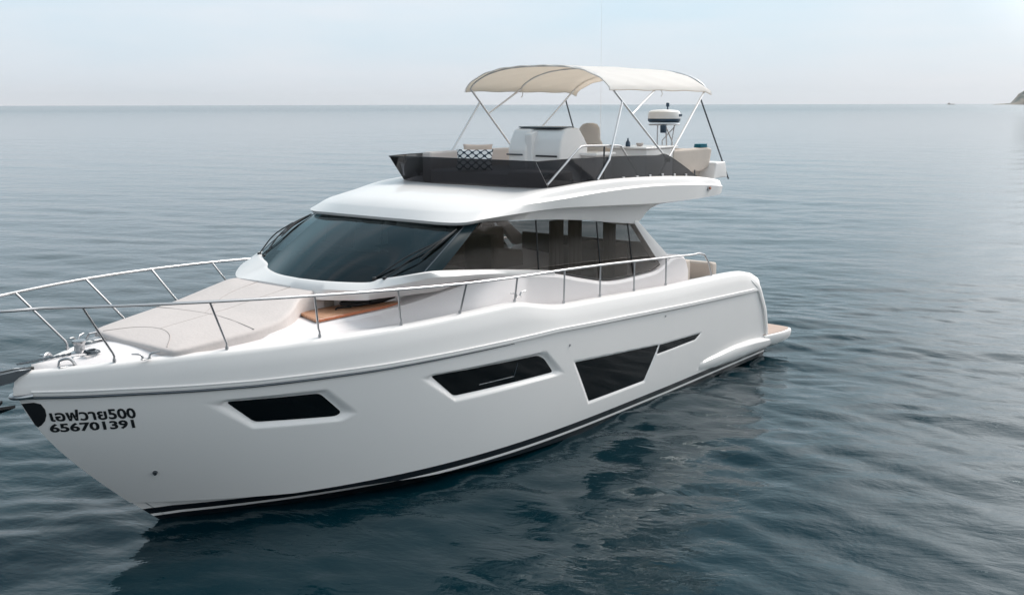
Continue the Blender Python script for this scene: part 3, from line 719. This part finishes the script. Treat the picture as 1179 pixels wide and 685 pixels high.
MB().box(6.475, 6.53, .30, .74, 4.17, 4.20, .01).obj('console_recess', M['black'], HC)
m = MB(); m.box(5.4, 5.9, .5, 1.1, 3.6, 4.18, .05); m.box(5.35, 5.95, .46, 1.14, 4.18, 4.23, .02); m.obj('side_console', M['gel'], FLY)
# steering wheel
w_ = MB(); cc = Vector((5.58, .3, 4.36)); pts = []
for k in range(25):
    a = 2*math.pi*k/24; pts.append(cc+Vector((.09*math.sin(a), .18*math.cos(a), .16*math.sin(a))))
w_.tube(pts, .014, 8)
for k in (2, 10, 18): w_.tube([cc, pts[k]], .01, 6)
w_.obj('steering_wheel', M['black'], HC)
# helm seat: rounded bucket back in stone vinyl
def bucket(x, y, name):
    rows = []
    for k, (z, wv, xo) in enumerate([(4.0, .27, .0), (4.12, .29, -.02), (4.25, .30, -.05), (4.36, .27, -.08), (4.42, .215, -.095), (4.52, .20, -.12), (4.62, .18, -.14), (4.68, .12, -.15), (4.70, .03, -.15)]):
        row = []
        for a in np.linspace(0, 2*math.pi, 24, endpoint=False):
            row.append((x+xo+.085*math.cos(a), y+1.15*wv*math.copysign(abs(math.sin(a))**.7, math.sin(a)), z))
        rows.append(row)
    m = MB().loft(rows, True, True, True); m.box(x-.05, x+.5, y-.29, y+.29, 3.96, 4.12, .06); m.box(x+.0, x+.42, y-.34, y-.27, 4.15, 4.22, .02); m.box(x+.0, x+.42, y+.27, y+.34, 4.15, 4.22, .02)
    o = m.obj(name, M['seat'], FLY, 50)
    MB().lathe([(.16, 0), (.15, .03), (.05, .05), (.05, .36)], (x+.2, y, 3.6), 20).obj('seat_pedestal', M['steel'], o); return o
bucket(4.85, .16, 'helm_seat')
m = MB(); m.box(3.3, 5.0, -.9, .35, 3.6, 4.02, .06); m.obj('port_settee', M['pad'], FLY)
m = MB(); m.box(3.95, 4.95, .75, 1.5, 3.6, 4.27, .04); m.box(3.9, 5.0, .72, 1.53, 4.27, 4.30, .012); m.obj('wet_bar', M['gel'], FLY)
# aft U-shaped sofa
m = MB(); m.prism([(4.05, 3.80), (4.05, 4.22), (2.72, 4.235), (2.58, 4.20), (2.68, 3.86), (2.95, 3.80)], 1, 1.34, 1.52, .05, 3); m.box(2.75, 3.5, -1.4, 1.36, 3.6, 3.98, .06); m.box(2.62, 2.82, -1.45, 1.36, 3.7, 4.2, .06)
m.obj('aft_sofa', M['taupe'], FLY)
m = MB(); m.prism([(2.78, 3.66), (2.70, 3.95), (2.34, 3.96), (2.24, 3.66)], 1, 1.25, 1.68, .03, 3); m.obj('corner_locker', M['gel'], FLY)
for x in (3.25, ): MB().tube([(x, 1.52, 3.66), (x, 1.52, 3.84)], .012, 8).obj('sofa_leg', M['dsteel'], FLY)
# grab rails at the flybridge side
for s in (1,):
    MB().tube([(7.95, s*1.60, 3.85), (7.20, s*1.62, 4.34), (7.10, s*1.62, 4.385), (6.98, s*1.62, 4.395), (6.06, s*1.62, 4.37), (5.96, s*1.62, 4.36), (5.38, s*1.62, 3.83)], .018, 10).obj('hand_rail', M['steel'], FLY)
    MB().tube([(6.45, s*1.62, 4.38), (6.35, s*1.55, 3.85)], .014, 8).obj('hand_rail_post', M['dsteel'], FLY)
for k, (x, y) in enumerate(((5.15, -1.45), )):
    pass

# radar on its tripod mast, whip aerial
RX, RY = 2.86, .62
rd = MB().lathe([(.02, .0), (.25, .0), (.30, .02), (.315, .055), (.315, .06)], (RX, RY, 4.665), 40)
rd = MB().lathe([(.02, .0), (.27, .0), (.305, .03), (.31, .07), (.31, .15), (.295, .20), (.25, .225), (.12, .24), (.01, .243)], (RX, RY, 4.69), 40).obj('radar_dome', M['radome'], yacht, 40)
MB().lathe([(.02, 0), (.27, 0), (.306, .025), (.312, .06), (.3125, .075), (.30, .076)], (RX, RY, 4.686), 40).obj('radar_base_band', M['navy'], rd, 40)
mb = MB()
for a, b in (((.14, .12), (.10, .10)), ((-.2, .12), (-.16, .12)), ((-.02, -.15), (0, -.14))):
    mb.tube([(RX+a[0], RY+a[1], 4.64), (RX+b[0]*.6, RY+b[1], 4.3), (RX+b[0]*.75, RY+b[1], 3.6)], .014, 8)
mb.tube([(RX+.14, RY+.12, 4.62), (RX-.12, RY+.12, 4.33), (RX-.16, RY+.12, 3.7)], .012, 8)
mb.tube([(RX-.2, RY+.12, 4.6), (RX+.05, RY, 4.35), (RX+.06, RY, 3.7)], .012, 8)
mb.box(RX-.26, RX+.24, RY-.2, RY+.2, 4.635, 4.66, .008)
mb.obj('radar_mast', M['steel'], rd)
MB().lathe([(.02, 0), (.055, .0), (.06, .03), (.06, .13), (.04, .15)], (RX+.28, RY+.15, 4.50), 16).obj('horn', M['navy'], rd)
MB().lathe([(.015, 0), (.015, .06), (.032, .07), (.032, .13), (.02, .14)], (RX-.16, RY-.02, 4.92), 12).obj('anchor_light', M['navy'], rd)
MB().box(RX-.14, RX-.02, RY+.300, RY+.314, 4.80, 4.85, .004, 1).obj('radar_badge', M['navy'], rd)
AX, AY = 2.98, -.75
MB().tube([(AX, AY, 3.6), (AX, AY, 4.5), (AX+.02, AY, 7.6)], [.010, .003, .0012], 8).obj('whip_aerial', M['gel'], yacht)

# ------------------------------------------------ bimini
def czt(x): return 5.33-.012*abs(x-4.4)
bx = np.linspace(6.17, 2.72, 36); rows = []
for x in bx:
    seg = (6.17-x)/(6.17-2.72)*2; sag = .016*math.sin((seg % 1)*math.pi)
    drop = .0
    if x > 6.0: drop = .02*(x-6.0)/.17
    if x < 3.1: drop = .15*((3.1-x)/.4)**1.6
    row = []
    for k in range(-20, 21):
        t = k/20; a = abs(t)**2.6
        z = 5.70-(5.70-5.32)*a-sag*(1-a)-drop*(1-a*.5)
        z += .006*math.sin(k*1.3+x*7)
        row.append((x, 1.52*math.copysign(1-(1-abs(t))**1.25, t) if abs(t) > 0 else 0, z))
    # valance
    row = [(x, -1.535, row[0][2]-.05)]+row+[(x, 1.535, row[-1][2]-.05)]
    rows.append(row)
m = MB(); m.loft(rows)
BIM = m.obj('bimini_canopy', M['canvas'], yacht, 50)
lr = [[(p[0], p[1]*.995, p[2]-.012) for p in r] for r in rows]
MB().loft(lr).obj('canopy_underside_shade', M['canvas_shade'], BIM, 50)  # no separate cloth: sheet carrying the canopy's underside shade as beige colour
e_ = []
for r in (rows[0],): e_.append(MB().tube([(p[0]+.004, p[1], p[2]-.005) for p in r], .012, 8).obj('canopy_hem', M['canvas'], BIM))
MB().tube([(p[0]-.004, p[1], p[2]-.005) for p in rows[-1]], .012, 8).obj('canopy_hem', M['canvas'], BIM)
def hoop(x, pl, base_, name='canopy_hoop'):
    # arch following the canopy down both sides to the pivot
    arch = []
    for k in range(-20, 21):
        t = k/20; a = abs(t)**2.6
        arch.append((x, 1.49*math.copysign(1-(1-abs(t))**1.25, t) if k else 0, 5.675-(5.675-5.31)*a))
    pts = [(base_[0], -base_[1], base_[2])]+arch+[(base_[0], base_[1], base_[2])]
    return MB().tube(pts, .018, 10).obj(name, M['pole'], BIM)
hoop(6.08, 0, (4.50, 1.66, 4.08)); hoop(2.86, 0, (4.50, 1.66, 4.08))
# middle hoop branches off the forward one
hoop(4.62, 0, (5.51, 1.553, 4.87))
for s in (1, -1):
    MB().tube([(5.78, s*1.525, 5.08), (6.42, s*1.70, 4.16), (6.75, s*1.70, 3.86)], .018, 10).obj('canopy_brace', M['pole'], BIM)
    MB().tube([(3.10, s*1.52, 5.12), (2.16, s*1.66, 3.62)], .015, 10).obj('canopy_brace', M['dsteel'], BIM)
    MB().tube([(4.50, s*1.66, 4.10), (4.86, s*1.70, 3.83)], .018, 10).obj('canopy_brace', M['pole'], BIM)
    MB().box(4.45, 4.56, s*1.66-.03, s*1.66+.03, 4.04, 4.12, .01).obj('pivot_bracket', M['navy'], BIM)
    MB().tube([(4.60, s*1.5, 5.30), (4.52, s*1.52, 5.26), (4.50, s*1.53, 5.20), (4.55, s*1.53, 5.16)], .008, 6).obj('canopy_strap', M['canvas'], BIM)

# ------------------------------------------------ guard rails
def yr(x): return 2.12*(1-max(0, (x-6.3)/(9.75))**3.5)
RT = [(3.5, 2.0), (3.75, 2.36), (4.04, 2.40), (5.27, 2.47), (7.0, 2.57), (8.1, 2.62), (9.15, 2.65), (10.2, 2.70), (11.4, 2.77), (12.5, 2.83), (13.7, 2.89), (14.6, 2.93), (15.4, 2.97), (16.05, 3.0)]
#RAIL
rz_ = lambda x: sitp(x, RT)
for s in (1, -1):
    pts = [(3.42, s*2.02, 1.94), (3.56, s*2.02, 2.2), (3.72, s*2.02, 2.355), (3.95, s*2.03, 2.405)]
    for x in np.linspace(4.2, 15.3, 50): pts.append((x, s*(yr(x)-(.08 if x < 9 else .08*max(0, (11-x)/2))), rz_(x)))
    for a in np.linspace(0, math.pi/2, 8)[1:]:
        x = 15.3+.72*math.sin(a); pts.append((x, s*(.06+(yr(15.3)-.06)*math.cos(a)**.9 if a < 1.55 else .0), rz_(x)))
    RL = MB().tube(pts, .0175, 10).obj('guard_rail', M['steel'], yacht)
    for xb, xt in ((14.53, 14.98), (13.43, 13.80), (12.36, 12.62), (11.24, 11.47), (10.28, 10.29), (9.22, 9.22), (8.10, 8.10), (7.15, 7.15), (6.15, 6.15), (5.12, 5.12)):
        yb = hy(xb, 2.2, .14)
        if xb < 9.5: yb = hy(xb, 2.1, .15)
        zb = zt_(xb)+.01
        yt = yr(xt)-(.08 if xt < 9 else .08*max(0, (11-xt)/2)); zt2 = rz_(xt)
        if xt-xb > .1: pp = [(xb, s*yb, zb), (xb, s*yb, zb+.07), (xb+.02, s*(yb+.004), zb+.11), (xt, s*yt, zt2)]
        else: pp = [(xb, s*yb, zb), (xt, s*yt, zt2)]
        sm = MB().tube(pp, .0135, 8); sm.tube([(xb, s*yb, zb-.005), (xb, s*yb, zb+.035)], .021, 10)
        sm.obj('stanchion', M['steel'], RL)

# ------------------------------------------------ foredeck: sunpad, teak shelf, gear
def padz(x, y): return float(np.interp(x, [10.9, 11.5, 12.6, 14.2], [2.65, 2.61, 2.46, 2.335])) - .02*(y/1.0)**2
PO = [(14.12, 0), (14.08, .5), (14.03, .76), (13.92, .86), (13.5, .92), (12.6, 1.0), (11.98, .97), (11.6, .80), (11.36, .5), (11.36, 0)]
PP = spl([(14.12, 0, 0), (14.08, .45, 0), (14.03, .74, 0), (13.92, .84, 0), (13.5, .90, 0), (12.95, .955, 0), (12.5, .90, 0), (12.15, .72, 0), (11.85, .50, 0), (11.5, .42, 0), (11.36, .40, 0), (11.36, 0, 0)], 6)
PSb = spl([(14.12, 0, 0), (14.08, -.45, 0), (14.03, -.74, 0), (13.92, -.86, 0), (13.5, -.98, 0), (12.9, -1.12, 0), (12.3, -1.26, 0), (11.8, -1.38, 0), (11.5, -1.42, 0), (11.42, -1.2, 0), (11.38, -.5, 0), (11.36, 0, 0)], 6)
loop = [(p[0], p[1]) for p in PP]+[(p[0], p[1]) for p in PSb[::-1][1:-1]]
def padz(x, y): return float(np.interp(x, [10.9, 11.5, 12.6, 14.2], [2.67, 2.63, 2.48, 2.335]))-(.07 if y > 0 else .02)*y*y
prs = []
for ins, zo, flr in ((.01, 0, True), (0, -.035, False), (.008, -.012, False), (.03, .0, False), (.07, .006, False), (.4, .010, False), (.75, .010, False), (.999, .010, False)):
    rr = []; cx, cy = 12.6, -.08
    for x0_, y0_ in loop:
        q = ins if ins < .1 else 0
        if ins < .1:
            d_ = math.hypot(x0_-cx, y0_-cy); f_ = 1-ins/d_*1.0
        else: f_ = 1-ins
        x = cx+(x0_-cx)*f_; y = cy+(y0_-cy)*f_; rr.append((x, y, 2.2 if flr else padz(x, y)+zo))
    prs.append(rr)
SP = MB().loft(prs, True).obj('sun_pad', M['pad'], yacht, 50)
seam = [[(14.0, -.60), (13.72, -.35), (13.62, 0), (13.72, .35), (13.98, .68)], [(12.95, .93), (12.9, 0), (12.95, -1.08)], [(13.62, 0), (12.9, 0), (11.4, 0)], [(12.9, -.1), (12.2, -.6), (11.45, -.75)]]
for q in seam:
    MB().tube([(x, y, padz(x, y)+.008) for x, y, z_ in spl([(a, b, 0) for a, b in q], 12)], .005, 6).obj('pad_seam', M['stitch'], SP)
# infill bench between pad and windscreen
MB().box(10.95, 11.40, -1.0, .40, 2.3, 2.56, .03).obj('pad_end_cushion', M['taupe'], yacht)
TK = MB().prism([(12.02, .97), (10.22, .955), (10.24, .50), (11.2, .44), (11.84, .44)], 2, 2.335, 2.368, .006, 2).obj('foredeck_table', M['teak'], yacht)
MB().box(10.22, 12.0, .975, .990, 2.330, 2.366, .003, 1).obj('table_edge', M['teakedge'], TK)

def cleat(x, y, z, ang, parent, sc_=1):
    m = MB(); c = math.cos(ang); s_ = math.sin(ang)
    def tr(p): return (x+(p[0]*c-p[1]*s_)*sc_, y+(p[0]*s_+p[1]*c)*sc_, z+p[2]*sc_)
    for k in (-1, 1):
        m.tube([tr((k*.035, 0, 0)), tr((k*.04, 0, .035)), tr((k*.065, 0, .06)), tr((k*.15, 0, .07))], [.014*sc_, .013*sc_, .012*sc_, .008*sc_], 8, 3)
    m.box(x-.06*sc_, x+.06*sc_, y-.02*sc_, y+.02*sc_, z-.003, z+.008, .002, 1)
    return m.obj('cleat', M['steel'], parent)
for s in (1, -1):
    cleat(14.28, s*.72, 2.255, s*R(-28), yacht)
    cleat(9.05, s*1.90, 2.335, s*R(-8), yacht)
    # bow chock
    m = MB(); m.tube([(15.0, s*.16, 2.22), (14.98, s*.17, 2.29), (14.90, s*.22, 2.30), (14.84, s*.24, 2.22)], .016, 8, 4); m.box(14.82, 15.02, s*.2-.03, s*.2+.03, 2.215, 2.23, .004, 1)
    m.obj('fairlead', M['steel'], yacht)
# windlass
m = MB(); m.lathe([(.10, 0), (.10, .02), (.06, .035), (.055, .10), (.075, .13), (.075, .15), (.03, .16)], (14.62, -.06, 2.27), 20)
m.box(14.50, 14.80, -.12, .12, 2.262, 2.28, .006, 1); WL = m.obj('windlass', M['steel'], yacht)
m = MB()
for k in range(18):
    x = 14.78+k*.034; m.tube([(x-.02, .0+(.006 if k % 2 else -.006), 2.30), (x+.02, .0, 2.30)], .010 if k % 2 else .014, 6)
m.obj('anchor_chain', M['dsteel'], WL)
MB().lathe([(.05, 0), (.05, .012), (.02, .02)], (14.9, -.32, 2.26), 14).obj('deck_filler', M['steel'], yacht)
MB().lathe([(.05, 0), (.05, .012), (.02, .02)], (14.35, -.38, 2.29), 14).obj('foot_switch', M['dsteel'], yacht)
m = MB(); m.box(14.0, 14.22, -.62, -.44, 2.29, 2.30, .003, 1); m.tube([(14.15, -.74, 2.26), (14.13, -.7, 2.33), (14.04, -.7, 2.33)], .014, 8); m.obj('deck_hatch_handle', M['steel'], yacht)
# anchor, roller and stem fitting
m = MB(); m.prism([(15.26, 2.24), (15.40, 2.25), (16.12, 2.22), (16.22, 2.16), (16.15, 2.08), (15.9, 2.10), (15.46, 2.13), (15.40, 2.17), (15.26, 2.22)], 1, .05, .075, .004, 1)
m.prism([(15.26, 2.24), (15.40, 2.25), (16.12, 2.22), (16.22, 2.16), (16.15, 2.08), (15.9, 2.10), (15.46, 2.13), (15.40, 2.17), (15.26, 2.22)], 1, -.075, -.05, .004, 1)
m.tube([(16.1, -.08, 2.14), (16.1, .08, 2.14)], .045, 14); AR = m.obj('anchor_roller', M['dsteel'], yacht)
m = MB(); m.prism([(15.2, 2.245), (15.9, 2.235), (16.25, 2.13), (16.30, 1.93), (16.22, 1.92), (16.14, 2.08), (15.85, 2.17), (15.2, 2.2)], 1, -.022, .022, .006, 1)
for s in (1, -1): m.add([(16.30, 0, 1.93), (15.68, s*.03, 1.83), (15.50, s*.14, 1.90), (15.95, s*.22, 1.95), (16.28, 0, 1.90), (15.68, s*.03, 1.80), (15.50, s*.14, 1.87), (15.95, s*.22, 1.92)], [(0, 1, 2, 3), (4, 5, 6, 7), (0, 1, 5, 4), (1, 2, 6, 5), (2, 3, 7, 6), (3, 0, 4, 7)])
m.obj('anchor', M['black'], yacht, 20)
m = MB(); m.tube([(15.30, .14, 1.955), (15.42, .08, 1.95), (15.465, 0, 1.95), (15.42, -.08, 1.95), (15.30, -.14, 1.955)], .025, 10, 4); m.obj('stem_guard', M['steel'], yacht)

# wipers: twin arms and blade on the windscreen, parked upwards
def wiper(u0, t0, u1, t1, s, ub0, tb0, ub1, tb1):
    m = MB()
    foot = gp(u0, t0, s, .02); head = gp(u1, t1, s, .05)
    f2 = gp(u0, t0+.0, s, .02); f2 = (f2[0]+.03, f2[1]-s*.16, f2[2]-.015)
    m.tube([foot, gp((u0+u1)/2+.03, (t0+t1)/2, s, .06), head], .010, 6, 5)
    m.tube([f2, tuple((np.array(f2)+np.array(head))/2+np.array((.03, 0, .03))), head], .010, 6, 5)
    m.tube([gp(ub0, tb0, s, .022), gp((ub0+ub1)/2, (tb0+tb1)/2, s, .03), gp(ub1, tb1, s, .022)], [.008, .026, .008], 8, 4)
    m.lathe([(.03, 0), (.03, .03), (.012, .04)], (foot[0], foot[1], foot[2]-.02), 12)
    m.lathe([(.03, 0), (.03, .03), (.012, .04)], (f2[0], f2[1], f2[2]-.02), 12)
    return m.obj('wiper', M['black'], WS)
wiper(.66, .0, .93, .60, 1, .86, .28, .96, .88)
wiper(.93, .0, .90, .66, -1, .80, .42, .97, .92)

# ================================================================ loose things
def lattice():
    m = bpy.data.materials.new('lattice_print_cloth'); m.use_nodes = True; n = m.node_tree.nodes; l = m.node_tree.links; b = n['Principled BSDF']; b.inputs['Roughness'].default_value = .9
    t = n.new('ShaderNodeTexCoord'); s = n.new('ShaderNodeSeparateXYZ'); l.new(t.outputs['Generated'], s.inputs[0])
    def mt(op, a, b_=None):
        q = n.new('ShaderNodeMath'); q.operation = op
        for i, v in enumerate((a, b_)):
            if v is None: continue
            if hasattr(v, 'links') or hasattr(v, 'is_linked'): l.new(v, q.inputs[i])
            else: q.inputs[i].default_value = v
        return q.outputs[0]
    u = mt('MULTIPLY', s.outputs['Y'], 28.0); v = mt('MULTIPLY', s.outputs['Z'], 20.0)
    a = mt('COSINE', u); c = mt('COSINE', v); d = mt('ABSOLUTE', mt('ADD', a, c)); e2 = mt('LESS_THAN', d, .55)
    x = n.new('ShaderNodeMix'); x.data_type = 'RGBA'; l.new(e2, x.inputs['Factor']); x.inputs['A'].default_value = (.78, .78, .78, 1); x.inputs['B'].default_value = (.012, .03, .05, 1)
    l.new(x.outputs['Result'], b.inputs['Base Color']); return m
M['lat'] = lattice()
def pillow(name, c, w_, h_, th, tilt, rot, mat):
    # soft square cushion
    rows = []; n = 20
    top = []; bot = []
    for i in range(n+1):
        r1 = []; r2 = []
        for j in range(n+1):
            u = i/n*2-1; v = j/n*2-1; f_ = max(0, (1-u**4)*(1-v**4))**.5
            pin = 1-.06*(1-abs(u)**2)*abs(v)**3-.06*(1-abs(v)**2)*abs(u)**3
            p = Vector((th/2*f_, u*w_/2*pin, v*h_/2*pin)); q = Vector((-th/2*f_, u*w_/2*pin, v*h_/2*pin))
            r1.append(tuple(p)); r2.append(tuple(q))
        top.append(r1); bot.append(r2)
    m = MB(); m.loft(top); m.loft(bot)
    o = m.obj(name, mat, None, 70); o.location = c; o.rotation_euler = (0, R(tilt), R(rot)); return o
p1 = pillow('pillow', (7.25, -.42, 4.13), .62, .36, .15, -18, 30, M['lat'])
tag(p1, 'navy and white lattice print pillow behind the smoked flybridge screen', 'pillow')
p2 = pillow('cushion', (7.05, -.52, 4.21), .50, .34, .13, -10, 30, M['peach'])
tag(p2, 'plain peach cushion leaning behind the lattice print pillow', 'cushion')
m = MB()
for k in range(3): m.box(2.74+.008*k, 3.02-.006*k, 1.36, 1.50, 4.236+k*.022, 4.257+k*.022, .009, 2)
tw = m.obj('towel', M['teal'], None); tag(tw, 'folded teal towel on the aft flybridge sofa', 'towel')
m = MB(); m.lathe([(.04, 0), (.043, .015), (.04, .07), (.02, .10), (.013, .115), (.013, .145), (.003, .147)], (4.75, 1.0, 4.301), 18)
bt = m.obj('bottle', M['navy'], None); tag(bt, 'dark blue bottle standing on the white flybridge bar', 'bottle')
m = MB(); m.lathe([(.04, 0), (.055, .015), (.07, .05), (.066, .052), (.045, .015), (.01, .012)], (4.45, 1.06, 4.301), 18)
bt = m.obj('bowl', M['pad'], None); tag(bt, 'small beige bowl beside the blue bottle on the flybridge bar', 'bowl')
# black mooring line bundled on the teak
rng = np.random.default_rng(3); m = MB(); pts = []
for k in range(70):
    a = k*.62; rr_ = .17+.06*math.sin(k*.37); pts.append((10.92+rr_*1.7*math.cos(a)+.02*rng.normal(), .68+rr_*.55*math.sin(a), 2.388+.0009*k+.012*abs(rng.normal())))
m.tube(pts, .013, 7, 3)
m.tube([(11.2, .75, 2.386), (11.35, .66, 2.382), (11.45, .72, 2.382)], .012, 7, 4); m.tube([(10.7, .7, 2.39), (10.5, .78, 2.383), (10.35, .74, 2.381)], .012, 7, 4)
tag(m.obj('mooring_rope', M['black'], None, 60), 'bundle of black rope lying on the teak foredeck shelf', 'rope')
m = MB(); pts = []
for k in range(40):
    a = k*.5; pts.append((14.6+.07*math.cos(a)+.015*rng.normal(), .16+.05*math.sin(a), 2.30+.001*k))
m.tube(pts, .010, 6, 3)
tag(m.obj('rope_coil', M['dsteel'], None, 60), 'small dark coil of line on the white bow deck', 'rope')

# wooded shore across the bay (seen mirrored in the saloon windows)
def shore():
    rng = np.random.default_rng(9); rows = []
    for i in range(221):
        a = R(112+50*i/220); row = []
        for j, (d, h) in enumerate(((560, -1), (566, 2), (572, 6), (580, 12), (595, 17), (620, 21), (660, 19), (700, -1))):
            hh = h*(.72+.25*math.sin(i*.13+1)+.12*math.sin(i*.41))+ (rng.uniform(-2.2, 2.2) if 1 < j < 7 else 0)
            row.append((20+d*math.cos(a), 11+d*math.sin(a), hh if h > 0 else -1))
        rows.append(row)
    o = MB().loft(rows).obj('wooded_shore', rockmat((.012, .02, .012), (.05, .06, .035)), None, 20); o['kind'] = 'structure'
shore()

# far vessel on the horizon
bx0, by0 = bearing(1079, 5600)
m = MB(); ca, sa = math.cos(ia), math.sin(ia)
def fv(p): return Vector((bx0+p.x*ca-p.y*sa, by0+p.x*sa+p.y*ca, p.z))
m.box(-17, 17, -4, 4, -1, 3.5, 1, 2, fv); m.box(-13, -4, -3, 3, 3.5, 8, .4, 2, fv)
tag(m.obj('fishing_boat', M['sofa'], None), 'tiny dark boat far off on the horizon', 'boat')

# pale sea air between the camera and the horizon
hz = MB().box(-15000, 15000, -15000, 15000, -4, 160, 0).obj('haze', M['gel'], None); hz['kind'] = 'stuff'; hz.data.materials.clear()
hm = bpy.data.materials.new('sea_haze'); hm.use_nodes = True; hn = hm.node_tree.nodes
for q in list(hn):
    if q.type != 'OUTPUT_MATERIAL': hn.remove(q)
pv = hn.new('ShaderNodeVolumePrincipled'); pv.inputs['Color'].default_value = (.86, .90, .94, 1); pv.inputs['Density'].default_value = 4.5e-5; pv.inputs['Anisotropy'].default_value = .2
hm.node_tree.links.new(pv.outputs[0], [q for q in hn if q.type == 'OUTPUT_MATERIAL'][0].inputs['Volume']); hz.data.materials.append(hm)
